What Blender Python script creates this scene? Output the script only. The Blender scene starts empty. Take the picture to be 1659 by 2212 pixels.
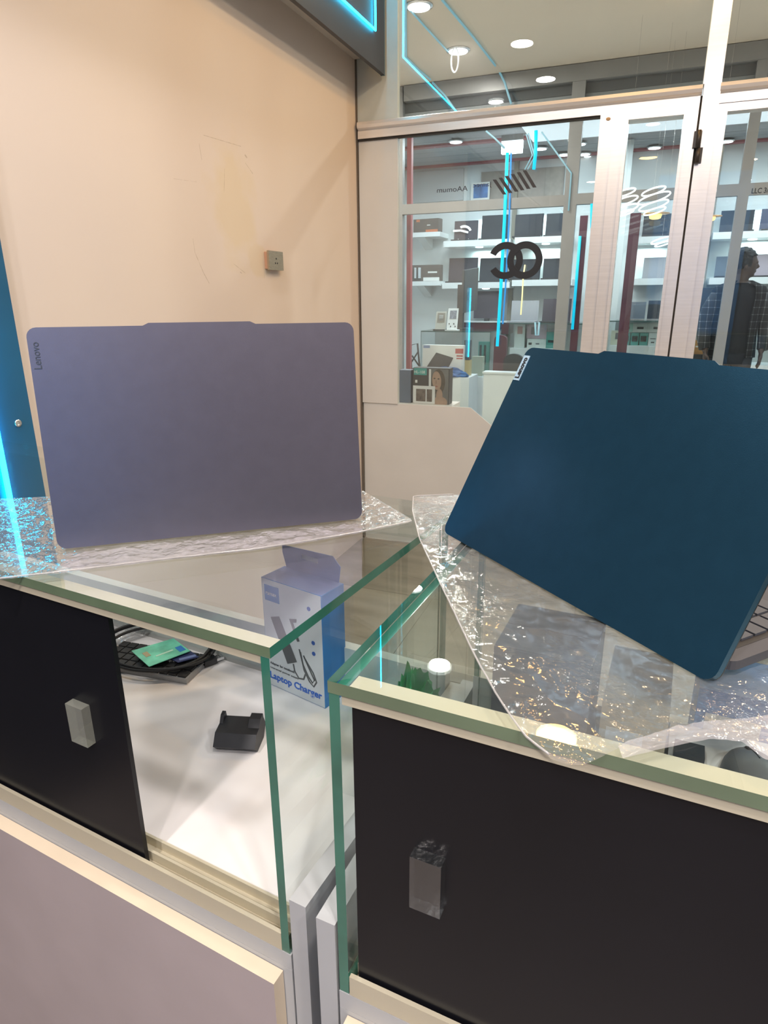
import bpy, bmesh, math, random
from mathutils import Vector, Matrix
random.seed(7)
sc = bpy.context.scene
COL = sc.collection
R = math.radians

# ------------------------------------------------------------------ camera
F, CX, CY = 1397.0, 829.5, 1106.0            # focal length in pixels of the 1659 x 2212 frame
YAW, PITCH, ROLL = R(21.4485), R(18.26), R(-0.3633)
CAM = Vector((0, 0, 1.265))
_fw = Vector((-math.sin(YAW)*math.cos(PITCH), math.cos(YAW)*math.cos(PITCH), -math.sin(PITCH)))
_rt = Vector((math.cos(YAW), math.sin(YAW), 0)); _up = _rt.cross(_fw)
_r = _rt*math.cos(ROLL)+_up*math.sin(ROLL); _u = -_rt*math.sin(ROLL)+_up*math.cos(ROLL)
cd = bpy.data.cameras.new('camera'); cam = bpy.data.objects.new('camera', cd); COL.objects.link(cam)
cd.sensor_fit = 'VERTICAL'; cd.sensor_height = 36.0; cd.lens = F/2212*36.0
cd.clip_start = 0.02; cd.clip_end = 60
m = Matrix((_r, _u, -_fw)).transposed().to_4x4(); m.translation = CAM
cam.matrix_world = m
sc.camera = cam

# ------------------------------------------------------------------ world, exposure
sc.view_settings.view_transform = 'Standard'; sc.view_settings.look = 'None'
sc.view_settings.gamma = 1.0; sc.view_settings.use_curve_mapping = False
sc.view_settings.exposure = 0.10
sc.cycles.transparent_max_bounces = 32; sc.cycles.max_bounces = 10; sc.cycles.caustics_reflective = False
w = bpy.data.worlds.new('World'); sc.world = w; w.use_nodes = True
w.node_tree.nodes['Background'].inputs[0].default_value = (0.9, 0.95, 1, 1)
w.node_tree.nodes['Background'].inputs[1].default_value = 0.03

# ------------------------------------------------------------------ lights
def area(name, loc, size, power, col=(1, 1, 1), target=None, sy=None, spread=180):
    d = bpy.data.lights.new(name, 'AREA'); d.energy = power; d.color = col
    if sy: d.shape = 'RECTANGLE'; d.size = size; d.size_y = sy
    else: d.shape = 'DISK'; d.size = size
    d.spread = R(spread)
    o = bpy.data.objects.new(name, d); COL.objects.link(o); o.location = loc
    if target is not None:
        o.rotation_euler = (Vector(target)-Vector(loc)).to_track_quat('-Z', 'Y').to_euler()
    return o
WARM = (1.0, 0.60, 0.26); NEUT = (1.0, 0.90, 0.80); COOL = (0.82, 0.93, 1.0)
SHOP = (1.0, 0.92, 0.88)
for k, (x, y, p) in enumerate(((-0.96, 1.30, 8), (-0.92, 0.50, 10), (1.10, 0.55, 14), (1.35, -0.70, 20), (-0.50, -1.10, 34), (0.42, -0.25, 20), (0.30, -1.55, 24))):
    area('shop_downlight_and_fill', (x, y, 2.84), 0.14, p, SHOP)  # ceiling lights, plus unseen rear ones added to lift the counter fronts
area('warm_front_lamp', (-0.20, 2.86, 2.83), 0.20, 7, (1.0, 0.52, 0.15))
area('warm_door_fill', (0.95, 2.25, 2.83), 0.14, 15, WARM)  # unseen warm light added to tint the door frame
area('warm_wall_lamp', (0.15, 1.75, 2.84), 0.14, 16, (1.0, 0.68, 0.36), target=(-1.35, 1.9, 1.7))
area('rear_blue_fill', (0.42, -1.55, 1.5), 0.4, 8, (0.10, 0.55, 1.0), target=(0.42, -2.05, 1.4), sy=1.2)  # unseen blue light added to wash the back panel, no tube there
for x, y, p in ((-1.52, 4.52, 28), (-1.50, 5.34, 20), (-1.0, 3.5, 6), (-3.0, 4.4, 40), (1.7, 4.5, 44), (2.9, 4.6, 30)):
    area('passage_downlight', (x, y, 2.955), 0.13, p, (1.0, 0.93, 0.84))
area('far_shop_light_left', (-1.4, 7.0, 2.70), 1.8, 58, COOL, sy=0.8)
area('far_shop_light_right', (1.2, 7.0, 2.70), 1.8, 50, COOL, sy=0.8)

# ------------------------------------------------------------------ helpers
def ray(x, y): return (_fw*F+_r*(x-CX)-_u*(y-CY)).normalized()
def hit(x, y, p0, n):
    d = ray(x, y); n = Vector(n); return CAM+d*((Vector(p0)-CAM).dot(n)/d.dot(n))
def on_x(x, y, X): return hit(x, y, (X, 0, 0), (1, 0, 0))
def on_y(x, y, Y): return hit(x, y, (0, Y, 0), (0, 1, 0))
def on_z(x, y, Z): return hit(x, y, (0, 0, Z), (0, 0, 1))

MATS = {}
def mat(name, col=(0.8, 0.8, 0.8), rough=0.5, metal=0.0, emit=None, estr=0.0, noise=0.0, nscale=20.0, bump=0.0, bscale=200.0, spec=0.5, coat=0.0, stretch=None):
    if name in MATS: return MATS[name]
    mm = bpy.data.materials.new(name); mm.use_nodes = True
    nt = mm.node_tree; b = nt.nodes['Principled BSDF']
    b.inputs['Base Color'].default_value = (*col, 1); b.inputs['Roughness'].default_value = rough
    b.inputs['Metallic'].default_value = metal; b.inputs['Specular IOR Level'].default_value = spec
    b.inputs['Coat Weight'].default_value = coat
    if emit is not None:
        b.inputs['Emission Color'].default_value = (*emit, 1); b.inputs['Emission Strength'].default_value = estr
    if noise > 0 or bump > 0:
        tc = nt.nodes.new('ShaderNodeTexCoord'); mp = nt.nodes.new('ShaderNodeMapping')
        nt.links.new(tc.outputs['Object'], mp.inputs[0])
        if stretch: mp.inputs['Scale'].default_value = stretch
    if noise > 0:
        n = nt.nodes.new('ShaderNodeTexNoise'); n.inputs['Scale'].default_value = nscale; n.inputs['Detail'].default_value = 4
        nt.links.new(mp.outputs[0], n.inputs['Vector'])
        rp = nt.nodes.new('ShaderNodeValToRGB'); e = rp.color_ramp.elements
        e[0].position = 0.3; e[1].position = 0.7
        e[0].color = (*[max(0, c*(1-noise)) for c in col], 1); e[1].color = (*[min(1, c*(1+noise)) for c in col], 1)
        nt.links.new(n.outputs['Fac'], rp.inputs[0]); nt.links.new(rp.outputs[0], b.inputs['Base Color'])
    if bump > 0:
        n2 = nt.nodes.new('ShaderNodeTexNoise'); n2.inputs['Scale'].default_value = bscale
        nt.links.new(mp.outputs[0], n2.inputs['Vector'])
        bp = nt.nodes.new('ShaderNodeBump'); bp.inputs['Strength'].default_value = bump; bp.inputs['Distance'].default_value = 0.002
        nt.links.new(n2.outputs['Fac'], bp.inputs['Height']); nt.links.new(bp.outputs[0], b.inputs['Normal'])
    MATS[name] = mm; return mm

def glassmat(name, tint=(0.93, 0.98, 0.96), base=0.04, gain=0.9, rough=0.0, haze=0.0, hcol=(0.8, 0.8, 0.8), bump=0.0, bscale=40.0, bdist=0.004, voro=False, patchy=False):
    """sheet glass / film: see-through with a Schlick mirror term"""
    if name in MATS: return MATS[name]
    mm = bpy.data.materials.new(name); mm.use_nodes = True; nt = mm.node_tree
    nt.nodes.remove(nt.nodes['Principled BSDF']); out = nt.nodes['Material Output']
    N = nt.nodes.new; L = nt.links.new
    tr = N('ShaderNodeBsdfTransparent'); tr.inputs[0].default_value = (*tint, 1)
    gl = N('ShaderNodeBsdfGlossy'); gl.inputs['Roughness'].default_value = rough; gl.inputs[0].default_value = (1, 1, 1, 1)
    geo = N('ShaderNodeNewGeometry'); dot = N('ShaderNodeVectorMath'); dot.operation = 'DOT_PRODUCT'
    L(geo.outputs['Incoming'], dot.inputs[0])
    if bump > 0:
        tc = N('ShaderNodeTexCoord')
        if voro:
            n = N('ShaderNodeTexVoronoi'); n.inputs['Scale'].default_value = bscale; n.feature = 'SMOOTH_F1'
            nz = N('ShaderNodeTexNoise'); nz.inputs['Scale'].default_value = bscale*0.4; nz.inputs['Detail'].default_value = 5
            mx = N('ShaderNodeVectorMath'); mx.operation = 'ADD'
            sc_ = N('ShaderNodeVectorMath'); sc_.operation = 'SCALE'; sc_.inputs['Scale'].default_value = 0.05
            L(tc.outputs['Object'], nz.inputs['Vector']); L(nz.outputs['Color'], sc_.inputs[0])
            L(tc.outputs['Object'], mx.inputs[0]); L(sc_.outputs[0], mx.inputs[1]); L(mx.outputs[0], n.inputs['Vector'])
            src = n.outputs['Distance']
        else:
            n = N('ShaderNodeTexNoise'); n.inputs['Scale'].default_value = bscale; n.inputs['Detail'].default_value = 3
            L(tc.outputs['Object'], n.inputs['Vector']); src = n.outputs['Fac']
        bp = N('ShaderNodeBump'); bp.inputs['Strength'].default_value = bump; bp.inputs['Distance'].default_value = bdist
        if patchy:
            pz = N('ShaderNodeTexNoise'); pz.inputs['Scale'].default_value = 11; pz.inputs['Detail'].default_value = 2; L(tc.outputs['Object'], pz.inputs['Vector'])
            pr = N('ShaderNodeMapRange'); pr.inputs[1].default_value = .40; pr.inputs[2].default_value = .66; pr.inputs[3].default_value = .12; pr.inputs[4].default_value = bump
            L(pz.outputs['Fac'], pr.inputs[0]); L(pr.outputs[0], bp.inputs['Strength'])
        L(src, bp.inputs['Height']); L(bp.outputs[0], gl.inputs['Normal']); L(bp.outputs[0], dot.inputs[1])
    else:
        L(geo.outputs['Normal'], dot.inputs[1])
    ab = N('ShaderNodeMath'); ab.operation = 'ABSOLUTE'; L(dot.outputs['Value'], ab.inputs[0])
    inv = N('ShaderNodeMath'); inv.operation = 'SUBTRACT'; inv.inputs[0].default_value = 1; L(ab.outputs[0], inv.inputs[1])
    pw = N('ShaderNodeMath'); pw.operation = 'POWER'; L(inv.outputs[0], pw.inputs[0]); pw.inputs[1].default_value = 5
    ml = N('ShaderNodeMath'); ml.operation = 'MULTIPLY_ADD'; L(pw.outputs[0], ml.inputs[0]); ml.inputs[1].default_value = gain; ml.inputs[2].default_value = base
    ml.use_clamp = True
    mix = N('ShaderNodeMixShader'); L(ml.outputs[0], mix.inputs[0]); L(tr.outputs[0], mix.inputs[1]); L(gl.outputs[0], mix.inputs[2])
    last = mix
    if haze > 0:
        df = N('ShaderNodeBsdfDiffuse'); df.inputs[0].default_value = (*hcol, 1)
        m2 = N('ShaderNodeMixShader'); m2.inputs[0].default_value = haze
        L(mix.outputs[0], m2.inputs[1]); L(df.outputs[0], m2.inputs[2]); last = m2
    L(last.outputs[0], out.inputs['Surface'])
    MATS[name] = mm; return mm

def quad(bm, pts, mi=0):
    f = bm.faces.new([bm.verts.new(p) for p in pts]); f.material_index = mi; return f
def obox(bm, o, a, b, c, mi=0, mis=None):
    """box from corner o with edge vectors a, b, c"""
    o, a, b, c = Vector(o), Vector(a), Vector(b), Vector(c)
    if a.cross(b).dot(c) < 0: a, b = b, a
    v = [bm.verts.new(o+a*i+b*j+c*k) for k in (0, 1) for j in (0, 1) for i in (0, 1)]
    fs = [(0, 2, 3, 1), (4, 5, 7, 6), (0, 1, 5, 4), (2, 6, 7, 3), (0, 4, 6, 2), (1, 3, 7, 5)]
    out = []
    for q, fidx in enumerate(fs):
        f = bm.faces.new([v[i] for i in fidx]); f.material_index = mis[q] if mis else mi; out.append(f)
    return out
def box(bm, x0, y0, z0, x1, y1, z1, mi=0, mis=None):
    x0, x1 = min(x0, x1), max(x0, x1); y0, y1 = min(y0, y1), max(y0, y1); z0, z1 = min(z0, z1), max(z0, z1)
    return obox(bm, (x0, y0, z0), (x1-x0, 0, 0), (0, y1-y0, 0), (0, 0, z1-z0), mi, mis)
def prism(bm, pts, ext, mi=0, mi_side=None):
    """closed polygon extruded by ext; first cap keeps mi"""
    ext = Vector(ext); P = [Vector(p) for p in pts]
    nrm = Vector((0, 0, 0))
    for i in range(len(P)): nrm += P[i].cross(P[(i+1) % len(P)])
    if nrm.dot(ext) > 0: P = P[::-1]
    a = [bm.verts.new(p) for p in P]; b = [bm.verts.new(p+ext) for p in P]
    f = bm.faces.new(a); f.material_index = mi
    f = bm.faces.new(b[::-1]); f.material_index = mi
    n = len(P); ms = mi if mi_side is None else mi_side
    for i in range(n):
        j = (i+1) % n
        f = bm.faces.new((a[j], a[i], b[i], b[j])); f.material_index = ms
def ring_frame(d):
    d = d.normalized(); t = Vector((0, 0, 1)) if abs(d.z) < 0.9 else Vector((1, 0, 0))
    x = d.cross(t).normalized(); return x, d.cross(x).normalized()
def tube(bm, pts, r, n=8, mi=0, closed=False):
    P = [Vector(p) for p in pts]; rings = []
    k = len(P); X = None
    for i in range(k):
        d = (P[(i+1) % k]-P[i-1]) if closed else (P[min(i+1, k-1)]-P[max(i-1, 0)])
        if X is None: X, Y = ring_frame(d)
        else:
            dn = d.normalized(); X = (X-dn*X.dot(dn)).normalized(); Y = dn.cross(X)
        rr = r[i] if isinstance(r, (list, tuple)) else r
        rings.append([bm.verts.new(P[i]+(X*math.cos(2*math.pi*q/n)+Y*math.sin(2*math.pi*q/n))*rr) for q in range(n)])
    for i in range(k if closed else k-1):
        A, B = rings[i], rings[(i+1) % k]
        for q in range(n):
            f = bm.faces.new((A[q], A[(q+1) % n], B[(q+1) % n], B[q])); f.material_index = mi; f.smooth = True
    if not closed:
        f = bm.faces.new(rings[0][::-1]); f.material_index = mi
        f = bm.faces.new(rings[-1]); f.material_index = mi
def lathe(bm, prof, c=(0, 0, 0), n=24, mi=0, axis='z', sx=1, sy=1):
    c = Vector(c); rings = []
    for r, h in prof:
        rings.append([bm.verts.new(c+Vector((r*math.cos(2*math.pi*q/n)*sx, r*math.sin(2*math.pi*q/n)*sy, h))) for q in range(n)])
    for i in range(len(rings)-1):
        for q in range(n):
            f = bm.faces.new((rings[i][q], rings[i][(q+1) % n], rings[i+1][(q+1) % n], rings[i+1][q])); f.material_index = mi; f.smooth = True
    f = bm.faces.new(rings[0][::-1]); f.material_index = mi
    f = bm.faces.new(rings[-1]); f.material_index = mi
def ball(bm, c, rx, ry, rz, n=16, mi=0):
    mx = Matrix.Translation(Vector(c)) @ Matrix.Diagonal((rx, ry, rz, 1))
    r = bmesh.ops.create_uvsphere(bm, u_segments=n, v_segments=max(6, n//2), radius=1, matrix=mx)
    fs = set()
    for v in r['verts']:
        for f in v.link_faces: fs.add(f)
    for f in fs: f.material_index = mi; f.smooth = True
def bevel(bm, off, seg=2, ang=30):
    es = [e for e in bm.edges if len(e.link_faces) == 2 and e.calc_face_angle(0) > R(ang)]
    bmesh.ops.bevel(bm, geom=es, offset=off, segments=seg, affect='EDGES', profile=0.5, clamp_overlap=True)

def mtx(o): return Matrix.LocRotScale(o.location, o.rotation_euler, o.scale) if o.parent is None else mtx(o.parent) @ o.matrix_parent_inverse @ Matrix.LocRotScale(o.location, o.rotation_euler, o.scale)
def props(o, label=None, cat=None, group=None, kind=None):
    if label: o['label'] = label
    if cat: o['category'] = cat
    if group: o['group'] = group
    if kind: o['kind'] = kind
def fin(name, bm, mats, parent=None, label=None, cat=None, group=None, kind=None, bev=0, local=False, smooth=False, M=None, seg=2):
    """one mesh object. With a parent the mesh is in world coordinates unless local. M: extra matrix on the mesh."""
    if bev: bevel(bm, bev, seg)
    if M is not None: bm.transform(M)
    if smooth:
        for f in bm.faces: f.smooth = True
    me = bpy.data.meshes.new(name)
    if not isinstance(mats, (list, tuple)): mats = [mats]
    o = bpy.data.objects.new(name, me); COL.objects.link(o)
    if parent is None and kind is None:
        xs = [v.co for v in bm.verts]
        lo = [min(c[i] for c in xs) for i in range(3)]; hi = [max(c[i] for c in xs) for i in range(3)]
        base = Vector(((lo[0]+hi[0])/2, (lo[1]+hi[1])/2, lo[2]))
        bm.transform(Matrix.Translation(-base)); o.location = base
    bm.to_mesh(me); bm.free()
    for q in mats: me.materials.append(q)
    if parent is not None:
        o.parent = parent
        if not local: o.matrix_parent_inverse = mtx(parent).inverted()
    props(o, label, cat, group, kind)
    return o
def thing(name, label, cat, loc=(0, 0, 0), rotz=0.0, group=None, kind=None):
    o = bpy.data.objects.new(name, None); COL.objects.link(o); o.empty_display_size = 0.05
    o.location = loc; o.rotation_euler = (0, 0, rotz)
    props(o, label, cat, group, kind); return o
def inst(src, parent, loc, name=None):
    o = src.copy(); COL.objects.link(o); o.parent = parent; o.location = loc; return o
B = bmesh.new
def text_part(name, body, size, M, material, parent, depth=0.0003, bold=0.0, width=None, mirror=False, label=None):
    """flat lettering; M maps text plane (x right, y up, z out) to world"""
    cu = bpy.data.curves.new(name+'_c', 'FONT'); cu.body = body; cu.size = size; cu.extrude = depth; cu.offset = bold
    cu.resolution_u = 3
    t = bpy.data.objects.new(name+'_c', cu); COL.objects.link(t)
    bpy.context.view_layer.update()
    me = bpy.data.meshes.new_from_object(t.evaluated_get(bpy.context.evaluated_depsgraph_get()))
    bpy.data.objects.remove(t); bpy.data.curves.remove(cu)
    if width:
        xs = [v.co.x for v in me.vertices]; s = width/(max(xs)-min(xs)); x0 = min(xs)
        for v in me.vertices: v.co.x = (v.co.x-x0)*s
    if mirror:
        for v in me.vertices: v.co.x = -v.co.x
    me.transform(M); me.name = name
    o = bpy.data.objects.new(name, me); COL.objects.link(o); me.materials.clear(); me.materials.append(material)
    if parent is not None: o.parent = parent; o.matrix_parent_inverse = mtx(parent).inverted()
    if label: o['label'] = label
    return o
def frame3(o, x, y):
    """matrix with columns x, y, x cross y at o"""
    x = Vector(x).normalized(); y = Vector(y); y = (y-x*y.dot(x)).normalized(); z = x.cross(y)
    mm = Matrix((x, y, z)).transposed().to_4x4(); mm.translation = Vector(o); return mm
ZUP = Vector((0, 0, 1))

# ------------------------------------------------------------------ materials
def wall_material():
    mm = bpy.data.materials.new('cream_plaster'); mm.use_nodes = True; nt = mm.node_tree; b = nt.nodes['Principled BSDF']
    N = nt.nodes.new; L = nt.links.new
    b.inputs['Roughness'].default_value = 0.75
    tc = N('ShaderNodeTexCoord'); sep = N('ShaderNodeSeparateXYZ'); L(tc.outputs['Object'], sep.inputs[0])
    nz = N('ShaderNodeTexNoise'); nz.inputs['Scale'].default_value = 9; nz.inputs['Detail'].default_value = 6; L(tc.outputs['Object'], nz.inputs['Vector'])
    def M(op, a, bb=None, c=None, clamp=False):
        n = N('ShaderNodeMath'); n.operation = op; n.use_clamp = clamp
        for i, q in enumerate((a, bb, c)):
            if q is None: continue
            if isinstance(q, (int, float)): n.inputs[i].default_value = q
            else: L(q, n.inputs[i])
        return n.outputs[0]
    Y, Z = sep.outputs['Y'], sep.outputs['Z']
    def ell(y, z, ry, rz, soft, amp):
        dy = M('DIVIDE', M('SUBTRACT', Y, y), ry); dz = M('DIVIDE', M('SUBTRACT', Z, z), rz)
        d = M('SQRT', M('ADD', M('POWER', dy, 2), M('POWER', dz, 2)))
        d = M('ADD', d, M('MULTIPLY', M('SUBTRACT', nz.outputs['Fac'], 0.5), amp))
        return M('DIVIDE', M('SUBTRACT', 1.0, d), soft, clamp=True)
    p1 = ell(2.06, 1.57, 0.16, 0.21, 0.45, 1.3)
    p2 = ell(2.20, 1.40, 0.10, 0.06, 0.25, 1.6)
    patch = M('MAXIMUM', p1, M('MULTIPLY', p2, 0.8))
    def seg(a, c, wd):
        (ay, az), (cy, cz) = a, c
        vy, vz = cy-ay, cz-az; ll = vy*vy+vz*vz
        t = M('DIVIDE', M('ADD', M('MULTIPLY', M('SUBTRACT', Y, ay), vy), M('MULTIPLY', M('SUBTRACT', Z, az), vz)), ll, clamp=True)
        dy = M('SUBTRACT', M('SUBTRACT', Y, ay), M('MULTIPLY', t, vy)); dz = M('SUBTRACT', M('SUBTRACT', Z, az), M('MULTIPLY', t, vz))
        d = M('SQRT', M('ADD', M('POWER', dy, 2), M('POWER', dz, 2)))
        d = M('ADD', d, M('MULTIPLY', M('SUBTRACT', nz2.outputs['Fac'], 0.5), wd*3))
        return M('DIVIDE', M('SUBTRACT', wd, d), wd*0.6, clamp=True)
    nz2 = N('ShaderNodeTexNoise'); nz2.inputs['Scale'].default_value = 60; nz2.inputs['Detail'].default_value = 3; L(tc.outputs['Object'], nz2.inputs['Vector'])
    def P(x, y):
        q = on_x(x, y, -1.35); return (q.y, q.z)
    segs = [((417, 516), (421, 545), 0.0014), ((421, 545), (440, 590), 0.0014), ((440, 590), (452, 612), 0.0014), ((440, 292), (520, 316), 0.0010),
            ((529, 335), (533, 340), 0.003), ((530, 352), (546, 375), 0.0012), ((519, 588), (522, 590), 0.002), ((570, 545), (571, 600), 0.0012),
            ((375, 386), (425, 393), 0.0004), ((430, 310), (436, 345), 0.0012), ((505, 570), (530, 590), 0.0009), ((485, 365), (484, 415), 0.0010)]
    cr = None
    for a, c, wd in segs:
        s = seg(P(*a), P(*c), wd); cr = s if cr is None else M('MAXIMUM', cr, s)
    cr = M('MULTIPLY', cr, 0.42)
    big = N('ShaderNodeTexNoise'); big.inputs['Scale'].default_value = 2.2; L(tc.outputs['Object'], big.inputs['Vector'])
    base = N('ShaderNodeMix'); base.data_type = 'RGBA'; L(big.outputs['Fac'], base.inputs[0])
    base.inputs[6].default_value = (0.665, 0.605, 0.57, 1); base.inputs[7].default_value = (0.74, 0.665, 0.59, 1)
    m1 = N('ShaderNodeMix'); m1.data_type = 'RGBA'; L(M('MULTIPLY', patch, 0.66), m1.inputs[0]); L(base.outputs[2], m1.inputs[6]); m1.inputs[7].default_value = (0.68, 0.59, 0.44, 1)
    m2 = N('ShaderNodeMix'); m2.data_type = 'RGBA'; L(cr, m2.inputs[0]); L(m1.outputs[2], m2.inputs[6]); m2.inputs[7].default_value = (0.25, 0.19, 0.12, 1)
    L(m2.outputs[2], b.inputs['Base Color'])
    bp = N('ShaderNodeBump'); bp.inputs['Strength'].default_value = 0.15; bp.inputs['Distance'].default_value = 0.004
    L(nz.outputs['Fac'], bp.inputs['Height']); L(bp.outputs[0], b.inputs['Normal'])
    return mm
PLASTER = wall_material()
WHITE = mat('white_board', (0.74, 0.73, 0.71), 0.45, noise=0.03, nscale=6)
FARWHITE = mat('far_white_laminate', (0.74, 0.77, 0.78), 0.4, noise=0.03, nscale=4)
FILM = mat('cream_window_film', (0.655, 0.66, 0.64), 0.32, noise=0.03, nscale=5)
ALU = mat('pale_anodised_aluminium', (0.82, 0.80, 0.785), 0.28, 0.42, noise=0.04, nscale=8, stretch=(1, 1, 20))
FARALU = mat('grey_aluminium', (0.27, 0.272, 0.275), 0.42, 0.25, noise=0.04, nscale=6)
CREAMALU = mat('cream_aluminium_track', (0.62, 0.56, 0.42), 0.38, 0.1, noise=0.04, nscale=12)
OEDGE = mat('olive_glass_edge', (0.15, 0.21, 0.125), 0.15, noise=0.3, nscale=7, spec=0.8, coat=0.5)
GEDGE = mat('green_glass_edge', (0.035, 0.185, 0.13), 0.12, noise=0.45, nscale=7, spec=0.8, coat=0.5)
GLASS = glassmat('clear_counter_glass', (0.94, 0.972, 0.968), 0.045, 0.6)
WGLASS = glassmat('window_glass', (0.90, 0.93, 0.925), 0.05, 0.9)
FGLASS = glassmat('far_window_glass', (0.93, 0.95, 0.95), 0.03, 0.8)
BLACK = mat('black_sliding_panel', (0.008, 0.008, 0.011), 0.28, noise=0.15, nscale=5, spec=0.28)
LILAC = mat('lilac_grey_laminate', (0.52, 0.44, 0.44), 0.5, noise=0.04, nscale=10, bump=0.05)
GREYB = mat('grey_board_edge', (0.52, 0.53, 0.54), 0.45, noise=0.03, nscale=12)
SOFF = mat('soffit_board', (0.60, 0.56, 0.52), 0.6, noise=0.04, nscale=4)
NAVY = mat('navy_sign_board', (0.008, 0.10, 0.21), 0.30, noise=0.15, nscale=3)
SLATE = mat('slate_sign_board', (0.035, 0.040, 0.052), 0.5, noise=0.1, nscale=3)
CYAN = mat('cyan_neon', (0, 0.3, 0.4), 0.4, emit=(0.01, 0.64, 1.0), estr=16.0)
CYANW = mat('soft_cyan_glow', (0, 0.3, 0.4), 0.4, emit=(0.0, 0.62, 0.95), estr=1.0)
CYANP = mat('pale_neon_reflection', (0.2, 0.3, 0.35), 0.4, emit=(0.20, 0.50, 0.62), estr=0.55)
LAMP = mat('white_lamp_disc', (1, 1, 1), 0.4, emit=(1.0, 0.97, 0.92), estr=6.0)
LAMPC = mat('cool_lamp_disc', (1, 1, 1), 0.4, emit=(0.9, 0.96, 1.0), estr=5.0)
WARMD = mat('warm_lamp_reflection', (1, 0.8, 0.4), 0.4, emit=(1.0, 0.72, 0.22), estr=1.3)
DARK = mat('dark_grey_plastic', (0.03, 0.03, 0.034), 0.45, noise=0.1, nscale=40)
SCREEN = mat('dark_laptop_lid', (0.040, 0.048, 0.062), 0.65, spec=.25, noise=0.12, nscale=4)
SCREENP = mat('purple_grey_screen', (0.075, 0.064, 0.08), 0.65, spec=.25, noise=0.1, nscale=4)
SILVER = mat('silver_laptop_shell', (0.42, 0.43, 0.47), 0.4, 0.4, noise=0.04, nscale=5)
CHROME = mat('bright_metal', (0.75, 0.75, 0.76), 0.2, 0.9)
MAROON = mat('maroon_trim', (0.085, 0.018, 0.034), 0.45, noise=0.1, nscale=6)
REDTRIM = mat('dusty_red_trim', (0.36, 0.10, 0.115), 0.5, noise=0.08, nscale=6)
WOODP = mat('grey_wood_post', (0.27, 0.245, 0.20), 0.6, noise=0.2, nscale=14, stretch=(6, 6, 0.6))
CARD = mat('white_carton', (0.72, 0.72, 0.70), 0.55, noise=0.03, nscale=20)
TEAL = mat('teal_print', (0.06, 0.33, 0.30), 0.5, noise=0.05, nscale=20)
INK = mat('dark_ink', (0.02, 0.022, 0.026), 0.6)

# ================================================================== SETTING
XW, YS, YF, YB = -1.35, 3.11, 6.0, 8.2
def tile_mat():
    mm = bpy.data.materials.new('floor_tiles'); mm.use_nodes = True; nt = mm.node_tree; b = nt.nodes['Principled BSDF']
    tc = nt.nodes.new('ShaderNodeTexCoord'); n = nt.nodes.new('ShaderNodeTexNoise'); n.inputs['Scale'].default_value = 2.5; n.inputs['Detail'].default_value = 8
    mp = nt.nodes.new('ShaderNodeMapping'); mp.inputs['Scale'].default_value = (1, 4, 1)
    nt.links.new(tc.outputs['Object'], mp.inputs[0]); nt.links.new(mp.outputs[0], n.inputs['Vector'])
    rp = nt.nodes.new('ShaderNodeValToRGB'); e = rp.color_ramp.elements
    e[0].position = .3; e[0].color = (.18, .158, .128, 1); e[1].position = .75; e[1].color = (.33, .30, .25, 1)
    nt.links.new(n.outputs['Fac'], rp.inputs[0]); nt.links.new(rp.outputs[0], b.inputs['Base Color']); b.inputs['Roughness'].default_value = .3
    return mm
TILE = tile_mat()
bm = B(); box(bm, -1.5, -2.2, -0.12, 3.2, YS+0.05, -0.004); floor = fin('floor', bm, mat('floor_base', (.33, .28, .25), .5, noise=.1, nscale=3), kind='structure')
bm = B(); box(bm, 0, 0, -0.004, 0.597, 0.597, 0.0); bevel(bm, .001, 1)
tile0 = None
for i in range(7):
    for j in range(3):
        x, y = -1.35+i*0.6, 1.25+j*0.6+0.05
        if tile0 is None: tile0 = fin('floor_tile', bm, TILE, floor); tile0.location = (x, y, 0)
        else: inst(tile0, floor, (x, y, 0))
bm = B(); box(bm, -1.5, -2.2, 2.85, 3.2, YS+.05, 2.97); fin('ceiling', bm, mat('ceiling_paint', (.70, .66, .60), .8, noise=.03), kind='structure')
bm = B(); box(bm, -1.5, -2.2, 0, XW, YS, 2.85); fin('wall_left', bm, PLASTER, kind='structure')
bm = B(); box(bm, -1.5, -2.2, 0, 3.2, -2.05, 2.85); fin('wall_back', bm, mat('back_wall_paint', (.15, .145, .15), .7, noise=.04, nscale=3), kind='structure')
bm = B(); box(bm, 3.05, -2.05, 0, 3.2, YS, 2.85); fin('wall_right', bm, mat('side_wall_paint', (.5, .48, .46), .7, noise=.04, nscale=3), kind='structure')
# passage and the shop across it
bm = B(); box(bm, -6, YS+.05, -0.12, 6, YF-.05, 0); fin('floor', bm, mat('passage_floor_stone', (.66, .62, .56), .3, noise=.1, nscale=3), kind='structure')
bm = B(); box(bm, -6, YS+.05, 2.98, 6, YF+.05, 3.1); fin('ceiling', bm, mat('passage_ceiling_paint', (.74, .66, .56), .8, noise=.02, nscale=3), kind='structure')
bm = B(); box(bm, -6.1, YS, 0, -6, YF, 3.1); fin('wall_passage_left', bm, WHITE, kind='structure')
bm = B(); box(bm, 6, YS, 0, 6.1, YF, 3.1); fin('wall_passage_right', bm, WHITE, kind='structure')
bm = B(); box(bm, -3.2, YF-.05, -0.12, 5, YB+.1, 0); fin('floor', bm, mat('far_shop_floor', (.45, .44, .43), .3, noise=.1, nscale=3), kind='structure')
FARWALL = mat('far_shop_wall_paint', (.72, .76, .77), .55, noise=.03, nscale=3)
bm = B(); box(bm, -3.2, YB, 0, 5, YB+.1, 2.9); fin('wall_far', bm, FARWALL, kind='structure')
bm = B(); box(bm, -3.2, YF-.03, 0, -2.95, YB, 2.9); fin('wall_far_left', bm, FARWALL, kind='structure')
bm = B(); box(bm, 4.9, YF-.03, 0, 5.1, YB, 2.9); fin('wall_far_right', bm, FARWALL, kind='structure')
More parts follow.
